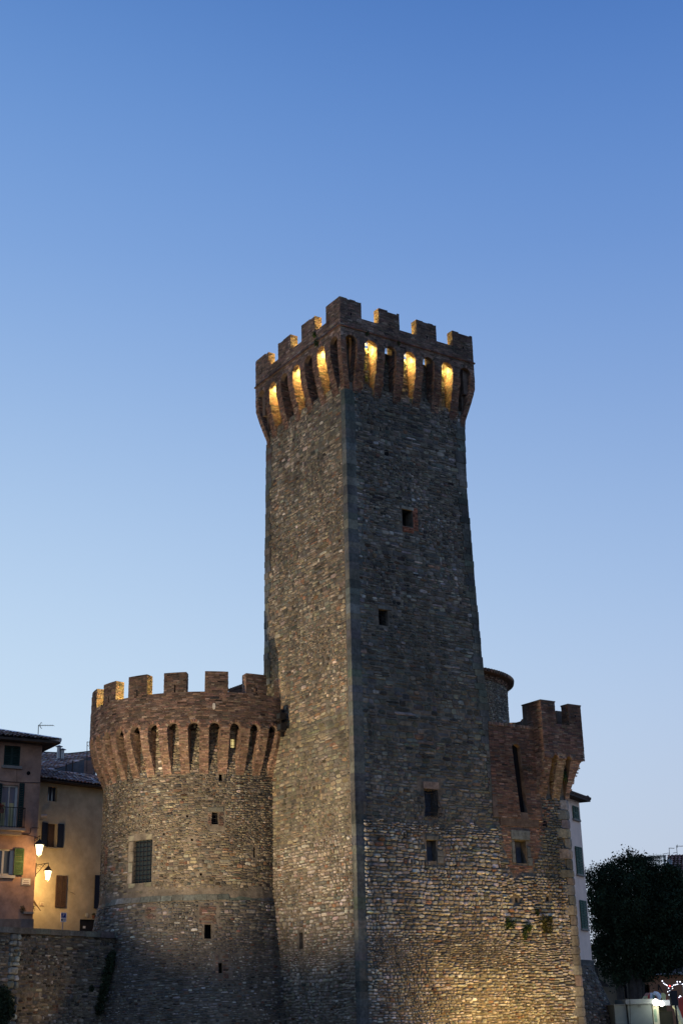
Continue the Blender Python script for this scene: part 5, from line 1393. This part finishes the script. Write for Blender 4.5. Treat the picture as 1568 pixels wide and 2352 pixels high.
def antenna(name, label, p_base, p_top, arms, group='aerials on the roofs'):
    t = thing(name, label, 'antenna', tuple(p_base), group); b = Buf(); tube(b, [p_base, p_top], .018, 6); part(b, 'mast', M_IRON, t)
    for a0, a1, nel, el in arms:
        b = Buf(); a0 = np.array(a0); a1 = np.array(a1); tube(b, [a0, a1], .012, 5); part(b, 'boom', M_IRON, t)
        for k in range(nel):
            q_ = a0 + (a1 - a0) * (k + .5) / nel; b = Buf(); tube(b, [q_ - np.array([0, el, 0]), q_ + np.array([.04, el, 0])], .006, 4); part(b, 'element', M_IRON, t)
g = lambda X, Y, D=66: at(*cc(4, X, Y), D)
antenna('roof_antenna', 'thin television antenna with long boom above the orange house roof', g(400, 205, 63), g(405, 88, 63), [(g(405, 92, 63), g(565, 92, 63), 9, .18), (g(412, 92, 63), g(438, 58, 63), 2, .1), (g(412, 92, 63), g(436, 126, 63), 2, .1)])
antenna('roof_antenna', 'small television antenna beside the round tower battlement', g(910, 575), g(912, 262), [(g(912, 266), g(965, 266), 3, .15), (g(915, 300), g(930, 310), 1, .1)])
# ---- wall lanterns
M_LAMPG = mat('lantern_glass', (.9, .8, .6), emit=(1, .80, .46), estr=3.2, noise=.02)
def lantern(label, c, wall_p, side, s=1.0):
    t = thing('wall_lantern', label, 'street lamp', tuple(c), 'lit iron wall lanterns on the house corner')
    c = np.array(c)
    def ring(z, r): return [c + np.array([r * cos(pi / 4 + k * pi / 2), r * sin(pi / 4 + k * pi / 2), z]) for k in range(4)]
    b = Buf(); b.add(ring(-.20 * s, .10 * s) + ring(.17 * s, .185 * s), [(0, 3, 2, 1), (0, 1, 5, 4), (1, 2, 6, 5), (2, 3, 7, 6), (3, 0, 4, 7)]); part(b, 'lantern_pane', M_LAMPG, t)
    b = Buf()
    for k in range(4): tube(b, [ring(-.21 * s, .105 * s)[k], ring(.18 * s, .19 * s)[k]], .009, 4)
    part(b, 'lantern_frame', M_IRON, t)
    b = Buf(); b.add(ring(.17 * s, .24 * s) + ring(.27 * s, .13 * s) + ring(.36 * s, .05 * s), [(0, 1, 5, 4), (1, 2, 6, 5), (2, 3, 7, 6), (3, 0, 4, 7), (4, 5, 9, 8), (5, 6, 10, 9), (6, 7, 11, 10), (7, 4, 8, 11), (0, 3, 2, 1)]); tube(b, [c + Z3 * .34 * s, c + Z3 * .45 * s], [.03, .012], 6); part(b, 'lantern_cap', M_IRON, t)
    b = Buf(); tube(b, [c - Z3 * .2 * s, c - Z3 * .29 * s], [.035, .008], 6); part(b, 'finial', M_IRON, t)
    w0 = np.array(wall_p); top = c + Z3 * .5 * s
    b = Buf(); tube(b, [w0 + Z3 * .12, w0 - Z3 * .42], .022, 6); tube(b, [w0 + Z3 * .05, top, c + Z3 * .42 * s], .018, 6)
    tube(b, [w0 - Z3 * .38, w0 + (top - w0) * .35 - Z3 * .2, w0 + (top - w0) * .75 + Z3 * .02], .014, 6)
    for k in range(3):
        q_ = w0 + (top - w0) * (.2 + .25 * k) + Z3 * (-.02); r_ = .06
        tube(b, [q_ + np.array([(top - w0)[0], (top - w0)[1], 0]) / np.linalg.norm((top - w0)[:2]) * r_ * cos(a_) + Z3 * (r_ * sin(a_) - .05) for a_ in np.linspace(0, 5.2, 9)], .008, 4)
    part(b, 'bracket', M_IRON, t)
    b = Buf(); tube(b, [w0 + Z3 * .14, w0 - Z3 * .44], .035, 6); part(b, 'wall_plate', M_IRON, t)
    return t
l1 = at(*cc(4, 413, 1386), 59.2); lantern('lit iron wall lantern, the upper one, by the orange house corner', l1, at(*cc(4, 352, 1290), 60.1), 1, 1.12)
l2 = at(*cc(4, 503, 1652), 60.7); lantern('lit iron wall lantern, the lower one, on a long scrolled bracket', l2, at(*cc(4, 377, 1562), 60.9), 1, 1.0)
LC = (1, .60, .22)
for l, e_ in ((l1, 80), (l2, 190)):
    lamp('POINT', 'lantern_bulb', tuple(l - Z3 * .36 + np.array([0, -.05, 0])), e_, LC, .05)

# ================================================================= RIGHT SIDE
pWh = at(1359, 2210, 66.0); FWh = Plane((pWh[0], pWh[1], 0), upl(28.6))
wh_ = thing('white_house', 'tall pale house with green shutters squeezed behind the bastion', 'house', tuple(pWh))
uR = FWh.uv(1346, 2060)[0]
zEw = FWh.uv(*cc(3, 1235, 1590))[1]
b = Buf(); wallsheet(b, FWh, -8, 0, FWh.uv(1345, 2205)[1], zEw, [], step=2); sd = Plane(FWh(0, 0, 0), -FWh.N); wallsheet(b, sd, 0, 8, 0, zEw, [], step=3)
part(b, 'wall', mat('pale_plaster', (.84, .64, .52), col2=(.76, .58, .47), noise=.1, scale=1.5, bump=.15, bscale=10, rough=.95), wh_)
quad_part('stone_base', FWh, -8, .08, 0, FWh.uv(1345, 2205)[1], -.4, .06, MATS['dark_mortar'], wh_)
for n_, X0, Y0, X1, Y1 in ((3, 1158, 1645, 1222, 1790), (5, 121, 195, 196, 525), (5, 175, 848, 250, 1192)):
    w_ = win(wh_); s_ = uvs(FWh, n_, X0, Y0, X1, Y1); mid = (s_[0] + s_[1]) / 2
    shutter(FWh, s_[0], mid, s_[2], s_[3], M_GREENB if 0 else mat('bottle_green_paint', (.02, .07, .045), rough=.6, noise=.2, scale=8), w_, .03); shutter(FWh, mid, s_[1], s_[2], s_[3], MATS['bottle_green_paint'], w_, .03)
    quad_part('sill', FWh, s_[0] - .08, s_[1] + .10, s_[2] - .07, s_[2], .002, .10, M_SILL, w_)
Vr = [FWh(-9, zEw, .45), FWh(.36, zEw, .45), FWh(.36, zEw, -9), FWh(-9, zEw, -9), FWh(-4, zEw + 1.1, -4.2)]
b = Buf(); b.add(Vr + [v + Z3 * .10 for v in Vr[:4]], [(0, 3, 2, 1), (0, 1, 6, 5), (1, 2, 7, 6), (2, 3, 8, 7), (5, 6, 4), (6, 7, 4), (7, 8, 4), (8, 5, 4)]); part(b, 'roof', MATS['dark_eaves'], wh_)
b = Buf()
for k in range(46):
    u = .34 - k * .19; tube(b, [FWh(u, zEw + .14, .48), FWh(u, zEw + .22, .15)], .075, 6)
for k in range(30): tube(b, [FWh(.40, zEw + .14, .4 - k * .19), FWh(.1, zEw + .22, .4 - k * .19)], .075, 6)
part(b, 'roof_tiles', MATS['dark_tile'], wh_, 'stuff')
b = Buf(); tube(b, [at(*cc(3, 1228, 1790), 65.8), at(*cc(3, 1256, 1797), 65.8)], .01, 4); part(b, 'wire', M_CABLE, wh_)

# ---- trees
M_LEAF = mat('dark_leaf', tone=True, rough=.85, noise=.2, scale=3, spec=.08)
def tree(label, lobes, D, trunks, seed, name='holm_oak', n=30000, size=.10, col=(.028, .045, .024), depth=.8):
    base = trunks[0][0]
    t = thing(name, label, 'tree', tuple(base)); g_ = np.random.default_rng(seed); b = Buf()
    vol = np.array([rx * ry for _, _, rx, ry, _ in lobes], float); vol /= vol.sum()
    for (X, Y, rx, ry, dd), f_ in zip(lobes, vol):
        k = int(n * f_); c = at(*cc(5, X, Y), D + dd); s = D / F / 5.32
        # leaves gather in many small twig clumps that leave gaps
        nc = max(7, k // 60); d = g_.normal(0, 1, (nc, 3)); d /= np.linalg.norm(d, axis=1)[:, None]
        rr = g_.random(nc) ** .38 * g_.uniform(.9, 1.12, nc)
        cl = c + d * rr[:, None] * np.array([rx * s, (rx + ry) / 2 * s * depth, ry * s])
        id_ = g_.integers(0, nc, k); cs_ = g_.uniform(.08, .26, nc)
        P = cl[id_] + g_.normal(0, 1, (k, 3)) * cs_[id_][:, None]
        a = g_.normal(0, 1, (k, 3)); a[:, 2] += .3; a /= np.linalg.norm(a, axis=1)[:, None]
        q_ = g_.normal(0, 1, (k, 3)); q_ -= (q_ * a).sum(1)[:, None] * a; q_ /= np.linalg.norm(q_, axis=1)[:, None]
        h = size * g_.uniform(.5, 1.3, (k, 1))
        V = np.stack([P - q_ * h, P + a * h * .45, P + q_ * h, P - a * h * .45], 1).reshape(-1, 3)
        tone_ = np.array([col]) * (g_.uniform(.6, 1.6, nc)[id_] * g_.uniform(.8, 1.2, k))[:, None]
        b.add(V, (np.arange(k) * 4)[:, None] + np.arange(4)[None], np.repeat(tone_, 4, 0))
    part(b, 'crown', M_LEAF, t)
    b = Buf()
    for pts, r in trunks_full(trunks): tube(b, pts, r, 8)
    part(b, 'trunk', mat('dark_bark', (.05, .042, .035), noise=.4, scale=6, bump=.6, bscale=20), t)
    return t
def trunks_full(tr):
    return [(pts, np.linspace(r0, r1, len(pts))) for pts, r0, r1 in [(x[1], x[2], x[3]) for x in tr]]
D = 75.0; a5 = lambda X, Y, dd=0: at(*cc(5, X, Y), D + dd)
def gpt(X, Y, dd=0):
    p = a5(X, Y, dd); return np.array([p[0], p[1], 0.0])
tree('large dark holm oak with broad crown at the right edge', [(820, 560, 250, 235, 0), (560, 650, 200, 200, -.5), (400, 780, 145, 230, 0), (1050, 640, 200, 240, .3), (700, 900, 330, 330, -.6), (1000, 1000, 330, 340, -.3), (1290, 700, 170, 260, .6), (1330, 1050, 230, 330, 0), (480, 1150, 170, 300, 0), (760, 1380, 330, 220, -.3), (1130, 1430, 280, 200, 0), (1350, 1450, 200, 170, .4), (560, 1560, 190, 130, 0), (1420, 640, 150, 180, .5), (1250, 1590, 260, 150, .3), (1400, 1300, 150, 250, .2), (850, 1150, 300, 300, -.5), (1150, 1180, 260, 300, -.3), (620, 950, 200, 260, -.3), (770, 345, 55, 70, 0), (660, 395, 60, 80, 0), (540, 440, 70, 70, 0), (450, 500, 60, 80, 0), (300, 560, 60, 70, 0), (930, 390, 80, 70, .5), (1240, 470, 60, 60, .5), (1000, 1640, 230, 110, .2), (700, 1720, 110, 130, 0), (520, 1740, 60, 50, .3), (420, 1480, 120, 150, 0), (930, 1720, 180, 90, .2), (640, 1810, 90, 60, 0)], D,
     [(gpt(700, 2100), [gpt(690, 2090), a5(665, 1950), a5(640, 1800), a5(600, 1600), a5(560, 1300)], .22, .07), (0, [gpt(830, 2100), a5(820, 1950), a5(800, 1780), a5(740, 1500), a5(720, 1100)], .30, .08), (0, [gpt(840, 2110), a5(880, 1900), a5(905, 1720), a5(1000, 1500), a5(1100, 1100)], .24, .07)], 201, n=125000, size=.078)
D = 84.0
ct_ = thing('cedar', 'flat topped cedar branches reaching above the holm oak crown', 'tree', tuple(gpt(1000, 2000)))
b = Buf(); bl = Buf(); g_ = np.random.default_rng(77)
for (X0, Y0, X1, Y1) in ((850, 420, 1175, 308), (860, 440, 1160, 360), (880, 470, 1130, 420), (900, 400, 1060, 330), (870, 380, 850, 330), (900, 500, 1150, 480)):
    p0, p1 = a5(X0, Y0), a5(X1, Y1); mid = (p0 + p1) / 2 + Z3 * .25; pts = [p0, mid, p1]; tube(b, pts, [.06, .04, .015], 5)
    for t_ in np.linspace(.1, 1, 26):
        q_ = (1 - t_) ** 2 * p0 + 2 * t_ * (1 - t_) * mid + t_ ** 2 * p1; k = 70
        P = q_ + g_.normal(0, 1, (k, 3)) * np.array([.16, .3, .06]); h = .05 * g_.uniform(.5, 1.3, (k, 1)); a = g_.normal(0, 1, (k, 3)); a /= np.linalg.norm(a, axis=1)[:, None]; r_ = g_.normal(0, 1, (k, 3)); r_ /= np.linalg.norm(r_, axis=1)[:, None]
        bl.add(np.stack([P - a * h, P + r_ * h * .4, P + a * h], 1).reshape(-1, 3), (np.arange(k) * 3)[:, None] + np.arange(3)[None], np.repeat(np.array([(.03, .045, .035)]) * g_.uniform(.6, 1.4, (k, 1)), 3, 0))
tube(b, [gpt(880, 2000), a5(880, 900), a5(860, 420)], [.3, .2, .08], 7); part(b, 'trunk', MATS['dark_bark'], ct_); part(bl, 'crown', M_LEAF, ct_)

# ---- buildings behind the trees (frontal frames)
def front(D_): return Plane((0, D_, 0), (1, 0, 0), Z3, (0, -1, 0))
FB = front(88.0); 
rb = thing('red_roof_house', 'house with red tiled roof and chimney flue beyond the oak at the right edge', 'house', tuple(at(*cc(5, 1400, 700), 88)))
s_ = uvs(FB, 5, 1225, 505, 1700, 2160); b = Buf(); fbox(b, FB, s_[0], s_[1] + 6, 0, s_[3], -8, 0); part(b, 'wall', mat('salmon_plaster', (.42, .22, .14), noise=.15, scale=2), rb)
for X0, X1, Y0, Y1 in ((1400, 1500, 520, 560), (1410, 1500, 650, 720), (1400, 1470, 860, 1000)):
    w2_ = uvs(FB, 5, X0, Y0, X1, Y1); quad_part('window', FB, *w2_, .002, .05, M_FRAME, rb); 
r_ = uvs(FB, 5, 1235, 395, 1700, 510); FRr = Plane(FB(r_[0], r_[2], .4), (1, 0, 0), np.array([0, cos(radians(20)), sin(radians(20))]))
b = Buf(); LL = 4.4; b.add([FRr(0, 0, 0), FRr(12, 0, 0), FRr(12, LL, 0), FRr(1.2, LL, 0)], [(0, 1, 2, 3)]); part(b, 'roof', mat('red_roof', (.24, .10, .07), noise=.3, scale=8), rb)
b = Buf()
for i in range(34):
    for j in range(8): u = i * .24; tube(b, [FRr(u + j * .14, j * .52, .05), FRr(u + j * .14, j * .52 + .5, .03)], [.10, .08], 5, col=pal(1, [(.3, .13, .09), (.22, .10, .07), (.36, .2, .14)], [1, 1, 1], RNG)[0], cap=False)
part(b, 'roof_tiles', M_TILE, rb, 'stuff')
p0, p1 = at(*cc(5, 1212, 450), 88), at(*cc(5, 1206, 302), 88); b = Buf(); tube(b, [p0, p1], .085, 12); lathe(b, tuple(p1), [(.11, 0), (.11, .05), (.01, .06)], 12)
t = thing('chimney_flue', 'stout grey metal chimney flue left of the satellite dish', 'chimney', tuple(p0)); part(b, 'pipe', M_METAL, t)
p0 = at(*cc(5, 1270, 372), 87); t = thing('satellite_dish', 'round grey satellite dish on the roof at the right edge', 'satellite dish', tuple(p0))
b = Buf(); V = [p0 + np.array([r * cos(a_), -.05 * (1 - (r / .17) ** 2) * -.5, r * sin(a_) * 1.15]) for r in (.17, .11, .04) for a_ in np.linspace(0, 2 * pi, 20, endpoint=False)]
b.add(V, [(i * 20 + k, i * 20 + (k + 1) % 20, (i + 1) * 20 + (k + 1) % 20, (i + 1) * 20 + k) for i in range(2) for k in range(20)] + [tuple(40 + k for k in range(20))]); part(b, 'dish', mat('dish_grey', (.38, .4, .42), rough=.5), t)
b = Buf(); tube(b, [p0 + np.array([0, .1, -.1]), p0 + np.array([0, .2, -.8])], .04, 6); part(b, 'mast', M_METAL, t)
g = lambda X, Y: at(*cc(5, X, Y), 87.5)
antenna('roof_antenna', 'television antenna left of the tallest aerial above the red roof', g(1272, 335), g(1262, 200), [(g(1262, 206), g(1328, 208), 5, .3), (g(1182, 278), g(1266, 264), 4, .3)])
antenna('roof_antenna', 'tallest television antenna above the red roof at the frame edge', g(1372, 395), g(1352, 172), [(g(1352, 182), g(1440, 182), 6, .3), (g(1308, 266), g(1358, 258), 3, .3), (g(1362, 160), g(1362, 205), 2, .2)])
# low orange building with gutter, beige gabled building
FB2 = front(84.0); ob = thing('orange_building', 'low orange building with pale gutter behind the kiosk', 'building', tuple(at(*cc(5, 1200, 2160), 84)))
M_OB = mat('dull_orange', (.36, .17, .09), noise=.15, scale=2)
s_ = uvs(FB2, 5, 885, 1745, 1900, 2160); wd = uvs(FB2, 5, 955, 1872, 1030, 2070)
b = Buf(); dk = Buf(); wallsheet(b, FB2, s_[0], s_[1] + 6, 0, s_[3], [(*wd, .3)], back=dk, step=3); part(b, 'wall', M_OB, ob); part(dk, 'opening', M_DARK, ob)
s2 = uvs(FB2, 5, 990, 1722, 1900, 1748); quad_part('gutter', FB2, s2[0], s2[1] + 6, s2[2], s2[3], 0, .35, mat('pale_gutter', (.35, .36, .36)), ob)
s3 = uvs(FB2, 5, 905, 1600, 1900, 1722); quad_part('upper_wall', FB2, s3[0], s3[1] + 6, s3[2], s3[3], -.3, -.1, mat('dull_violet_wall', (.10, .09, .10), noise=.3), ob)
quad_part('pilaster', FB2, *uvs(FB2, 5, 918, 1850, 950, 2160), .002, .08, mat('cream_trim', (.34, .30, .22)), ob)
b = Buf(); tube(b, [FB2(*uvs(FB2, 5, 1135, 1870, 1136, 1960)[::3], .1), FB2(*uvs(FB2, 5, 1130, 1940, 1131, 1960)[::3], .1)], .04, 5); tube(b, [at(*cc(5, 1135, 1872), 83.8), at(*cc(5, 1180, 1965), 83.8)], .03, 5); part(b, 'stay', M_IRON, ob)
FB3 = front(86.0); bb = thing('beige_building', 'beige house with dark gable eave glimpsed under the oak', 'building', tuple(at(*cc(5, 600, 2160), 86)))
s_ = uvs(FB3, 5, 320, 1540, 900, 2160); b = Buf(); fbox(b, FB3, s_[0], s_[1], 0, uvs(FB3, 5, 320, 1620, 900, 2160)[3], -5, 0); part(b, 'wall', mat('beige_plaster', (.27, .21, .13), noise=.15, scale=2), bb)
b = Buf(); Pp = [at(*cc(5, X, Y), 85.4) for X, Y in ((330, 1640), (395, 1640), (405, 1800), (530, 1880), (520, 1897), (440, 1885), (330, 1760))]
b.add(Pp + [p + np.array([0, .4, 0]) for p in Pp], [tuple(range(7))] + [(k, 7 + k, 7 + (k + 1) % 7, (k + 1) % 7) for k in range(7)]); part(b, 'dark_eave', MATS['dark_eaves'], bb)
for X0, X1 in ((622, 668), (720, 742)): quad_part('window', FB3, *uvs(FB3, 5, X0, 1880, X1, 2040), .002, .04, M_DARK, bb)
# ---- kiosk, toy carousel, lights, traffic light
FK = front(58.0)
M_SID = mat('grey_siding', (.20, .235, .215), rough=.6, noise=.1, scale=3)
k1 = thing('kiosk', 'grey panelled market kiosk with cornice in the lower right corner', 'kiosk', tuple(at(*cc(5, 900, 2352), 58)))
s_ = uvs(FK, 5, 765, 2105, 1055, 2352); quad_part('body', FK, s_[0], s_[1], 0, s_[3], -2.2, -.02, M_SID, k1)
z = 0.0
while z < s_[3] - .04:
    quad_part('plank', FK, s_[0], s_[1], z + .006, min(z + .11, s_[3]), -.02, .012, M_SID, k1); z += .116
c_ = uvs(FK, 5, 722, 2050, 1062, 2108); quad_part('cornice', FK, c_[0], c_[1], c_[2], c_[3], -2.3, .16, mat('grey_trim', (.26, .29, .27), rough=.6), k1)
for k in range(16): uu = c_[0] + .05 + k * (c_[1] - c_[0]) / 16; quad_part('dentil', FK, uu, uu + .035, c_[2] - .035, c_[2], .03, .14, MATS['grey_trim'], k1)
quad_part('vent', FK, *uvs(FK, 5, 876, 2120, 915, 2152), .012, .03, mat('vent_grey', (.14, .16, .15)), k1)
b = Buf(); tube(b, [at(*cc(5, 783, 2050), 57.8), at(*cc(5, 790, 2400), 57.8)], .012, 5); part(b, 'cable', M_CABLE, k1)
s_ = uvs(FK, 5, 606, 2125, 750, 2352); k2 = thing('storage_box', 'lower grey cabinet left of the kiosk', 'cabinet', tuple(FK((s_[0] + s_[1]) / 2, 0, 0)))
quad_part('body', FK, s_[0], s_[1], 0, s_[3], -1.6, -.12, M_SID, k2); z = 0.0
while z < s_[3] - .05: quad_part('plank', FK, s_[0], s_[1], z + .006, min(z + .11, s_[3] - .02), -.12, -.09, M_SID, k2); z += .116
quad_part('lid', FK, s_[0] - .03, s_[1] + .03, s_[3], s_[3] + .03, -1.65, -.06, MATS['grey_trim'], k2)
st = thing('market_stall', 'brightly lit white stall with dark opening beside the kiosk', 'stall', tuple(at(*cc(5, 1200, 2352), 58)))
quad_part('lit_post', FK, *(lambda q: (q[0], q[1], 0, q[3]))(uvs(FK, 5, 1068, 2120, 1140, 2352)), -.1, .02, mat('cream_lit', (.62, .60, .42), noise=.08), st)
quad_part('poster', FK, *uvs(FK, 5, 1078, 2170, 1112, 2330), .02, .03, mat('poster_green', (.25, .36, .24), noise=.4, scale=20), st)
quad_part('canopy', FK, *uvs(FK, 5, 1062, 2062, 1290, 2128), -1.6, .1, mat('white_canopy', (.55, .58, .60), noise=.05), st)
quad_part('back_wall', FK, *(lambda q: (q[0], q[1], 0, q[3]))(uvs(FK, 5, 1140, 2128, 1340, 2352)), -1.6, -1.5, mat('olive_wall', (.16, .14, .07)), st)
quad_part('counter', FK, *(lambda q: (q[0], q[1], 0, q[3]))(uvs(FK, 5, 1150, 2200, 1330, 2352)), -.6, -.3, mat('dark_counter', (.03, .03, .02)), st)
M_BULB = mat('bulb', (1, 1, 1), emit=(1, .97, .85), estr=7, noise=.01)
for X, Y, r in ((1100, 2090, .13), (1172, 2106, .10)):
    p = at(*cc(5, X, Y), 57.7); t = thing('stall_lamp', 'large bright lamp at the left end of the lit stall' if X < 1150 else 'smaller bright round lamp under the stall canopy', 'lamp', tuple(p), 'bright lamps of the stall')
    b = Buf(); lathe(b, tuple(p), [(.001, -r)] + [(r * cos(a_), r * sin(a_)) for a_ in np.linspace(-1.3, 1.3, 9)] + [(.001, r)], 14); part(b, 'bulb', M_BULB, t)
    b = Buf(); tube(b, [p + Z3 * r, p + Z3 * (r + .12)], .03, 6); part(b, 'holder', M_IRON, t)
    lamp('POINT', 'stall_light', tuple(p + np.array([0, -.35, -.1])), 7, (1, .95, .78), .1)
cr = thing('carousel_top', 'striped red yellow blue and white toy carousel canopy above the stall', 'carousel', tuple(at(*cc(5, 1110, 2060), 59)))
g = lambda X, Y, dd=0: at(*cc(5, X, Y), 59 + dd)
cols = [('toy_yellow', (.65, .60, .25)), ('toy_red', (.45, .05, .03)), ('toy_white', (.7, .72, .72)), ('toy_green', (.12, .25, .2)), ('toy_red', (.45, .05, .03)), ('toy_blue', (.03, .06, .35)), ('toy_yellow', (.65, .60, .25))]
outl = [(980, 2045), (1000, 2010), (1030, 1972), (1060, 1972), (1092, 1988), (1130, 1985), (1165, 1978), (1200, 1975), (1225, 2000), (1248, 2065)]
for i in range(len(outl) - 1):
    nm_, c_ = cols[i % len(cols)]; p0, p1 = g(*outl[i]), g(*outl[i + 1]); q0, q1 = g(outl[i][0], 2068), g(outl[i + 1][0], 2068)
    b = Buf(); b.add([q0, q1, p1, p0, q0 + [0, .8, 0], q1 + [0, .8, 0], p1 + [0, .8, 0], p0 + [0, .8, 0]], QB); part(b, 'canopy_panel', mat(nm_, c_, rough=.5, noise=.08), cr)
b = Buf(); tube(b, [g(*p, -.3) for p in ((1068, 1992), (1085, 1975), (1115, 1985), (1140, 2015), (1152, 2062))], [.05, .07, .09, .09, .08], 8); part(b, 'white_arch', MATS['toy_white'], cr)
sl_ = thing('light_arch', 'string of small white bulbs in the shape of a crown over the fair', 'string lights', tuple(g(1300, 2100, 1)))
PTS = [(1180, 1830), (1196, 1858), (1212, 1868), (1226, 1876), (1240, 1884), (1258, 1916), (1305, 1920), (1300, 1896), (1318, 1882), (1336, 1876), (1352, 1872), (1368, 1868), (1362, 1838), (1396, 1838), (1424, 1870), (1436, 1862), (1262, 2000), (1272, 2012), (1384, 2030), (1398, 2014), (1412, 2024), (1432, 2028), (1246, 1960), (1270, 1950)]
M_LED = mat('led', (1, 1, 1), emit=(.82, .86, 1), estr=5, noise=.01)
for k, (X, Y) in enumerate(PTS):
    p = g(X, Y, .5); r = .016 * (1.3 if k in (0, 12, 13, 19) else 1)
    b = Buf(); lathe(b, tuple(p), [(.001, -r), (r * .8, -r * .6), (r, 0), (r * .8, r * .6), (.001, r)], 8); part(b, 'bulb', M_LED, sl_)
p = g(1270, 1890, .4); b = Buf(); lathe(b, tuple(p), [(.001, -.04), (.035, 0), (.001, .04)], 8); part(b, 'red_bulb', mat('red_led', (1, .1, .1), emit=(1, .08, .08), estr=4, noise=.01), sl_)
b = Buf(); tube(b, [g(X, Y, .56) for X, Y in ((1180, 1826), (1205, 1864), (1240, 1886), (1262, 1960), (1270, 2060))], .012, 5); tube(b, [g(X, Y, .56) for X, Y in ((1425, 1868), (1360, 1870), (1320, 1882), (1290, 1930), (1280, 2060))], .012, 5)
tube(b, [g(1362, 1836, .56), g(1396, 1836, .56), g(1425, 1868, .56), g(1440, 2030, .56), g(1380, 2034, .56)], .012, 5); part(b, 'wire_frame', M_METAL, sl_)
tl2 = thing('traffic_light', 'black traffic light seen from behind on a thin pole', 'traffic light', tuple(at(*cc(5, 1345, 2352), 55)))
FT = front(55.0); s_ = uvs(FT, 5, 1282, 1948, 1366, 2128); quad_part('housing', FT, s_[0], s_[1], s_[2], s_[3], -.2, .02, mat('black_housing', (.012, .013, .018), rough=.5, noise=.1), tl2)
for k in range(3): quad_part('back_cover', FT, s_[0] + .03, s_[1] - .03, s_[2] + .02 + k * (s_[3] - s_[2]) / 3, s_[2] - .02 + (k + 1) * (s_[3] - s_[2]) / 3, .02, .045, MATS['black_housing'], tl2)
p = at(*cc(5, 1345, 2130), 55); b = Buf(); tube(b, [(p[0], 55.05, 0), (p[0], 55.05, float(p[2]) + .5)], .035, 8); part(b, 'pole', M_IRON, tl2)
rd = thing('inflatable_slide', 'curved cream and red fairground slide at the right frame edge', 'slide', tuple(g(1400, 2352, -1)))
b = Buf(); tube(b, [g(X, Y, -1) for X, Y in ((1305, 2135), (1340, 2150), (1365, 2210), (1385, 2280), (1410, 2330), (1440, 2360))], [.07, .10, .11, .12, .14, .14], 10); part(b, 'cream_arch', mat('cream_vinyl', (.58, .56, .34), rough=.5), rd)
b = Buf(); P = [g(X, Y, 0) for X, Y in ((1378, 2050), (1440, 2020), (1500, 2200), (1500, 2420), (1420, 2300), (1390, 2180))]; b.add(P + [p + np.array([0, .8, 0]) for p in P], [tuple(range(6))[::-1]] + [(k, (k + 1) % 6, 6 + (k + 1) % 6, 6 + k) for k in range(6)] + [tuple(range(6, 12))]); part(b, 'red_flank', MATS['toy_red'], rd)

# ================================================================= GROUND FLOODLIGHTS (just below the frame)
def flood(label, p, tgt, e, spot, soft=.12, col=WARM):
    t = thing('ground_floodlight', label, 'floodlight', tuple(p), 'floodlights at the foot of the castle')
    d = Vector(tgt) - Vector(p); d.normalize(); d = np.array(d); r = np.cross(d, Z3); r /= np.linalg.norm(r); u = np.cross(r, d)
    p = np.array(p); f_ = Plane(p - d * .06, r, u, d)
    b = Buf(); fbox(b, f_, -.2, .2, -.14, .14, -.14, -.02); part(b, 'housing', M_IRON, t)
    b = Buf(); fbox(b, f_, -.17, .17, -.11, .11, -.0195, -.01); part(b, 'lamp_glass', mat('flood_glass', (.9, .8, .5), emit=(1, .72, .32), estr=4, noise=.01), t)
    b = Buf(); tube(b, [p + r * .22 - d * .1, np.array([*(p + r * .22 - d * .1)[:2], 0]), np.array([*(p - r * .22 - d * .1)[:2], 0]), p - r * .22 - d * .1], .015, 5); part(b, 'bracket', M_IRON, t)
    return lamp('SPOT', 'flood_beam', tuple(p + d * .03), e, col, soft, tuple(tgt), spot)
GOLD = (1.0, .63, .20)
flood('floodlight at the foot of the bastion, nearest the tall tower', FRp(4.4, .35, 3.0), FRp(4.9, 3.6, 0), 720, 130, col=GOLD)
flood('floodlight at the foot of the bastion, right of the first one', FRp(6.8, .35, 3.0), FRp(7.2, 3.6, 0), 640, 130, col=GOLD)
flood('floodlight at the foot of the bastion, below the turret', FRp(9.0, .35, 2.8), FRp(8.8, 4, 0), 200, 130, col=GOLD)
flood('narrow floodlight raking up the tall tower', FRp(3.6, .35, 2.2), FRp(3.6, 12, .2), 190, 75, col=GOLD)
flood('narrow floodlight raking up the bastion and turret', FRp(8.2, .35, 2.4), FRp(8.4, 12, .3), 380, 60, col=GOLD)
flood('floodlight facing the left side of the tall tower', FLp(-.8, .4, 14), FLp(-3, 16.5, 0), 17500, 78, .5, (1, .76, .48))
flood('floodlight in front of the low wall', FWL(-4.2, .5, 3.0), FWL(-3.9, 3.4, 0), 150, 60, col=GOLD)
def rpos(deg, r, z): return np.array([CR[0] + r * sin(radians(deg)), CR[1] - r * cos(radians(deg)), z])
flood('floodlight at the foot of the round tower towards the tall tower', rpos(12, 9.5, .4), rpos(8, 4.6, 12.5), 900, 62, .15, (1, .74, .42))
flood('floodlight at the foot of the round tower on its left', rpos(-38, 9.5, .4), rpos(-36, 4.6, 12.5), 950, 62, .15, (1, .74, .44))
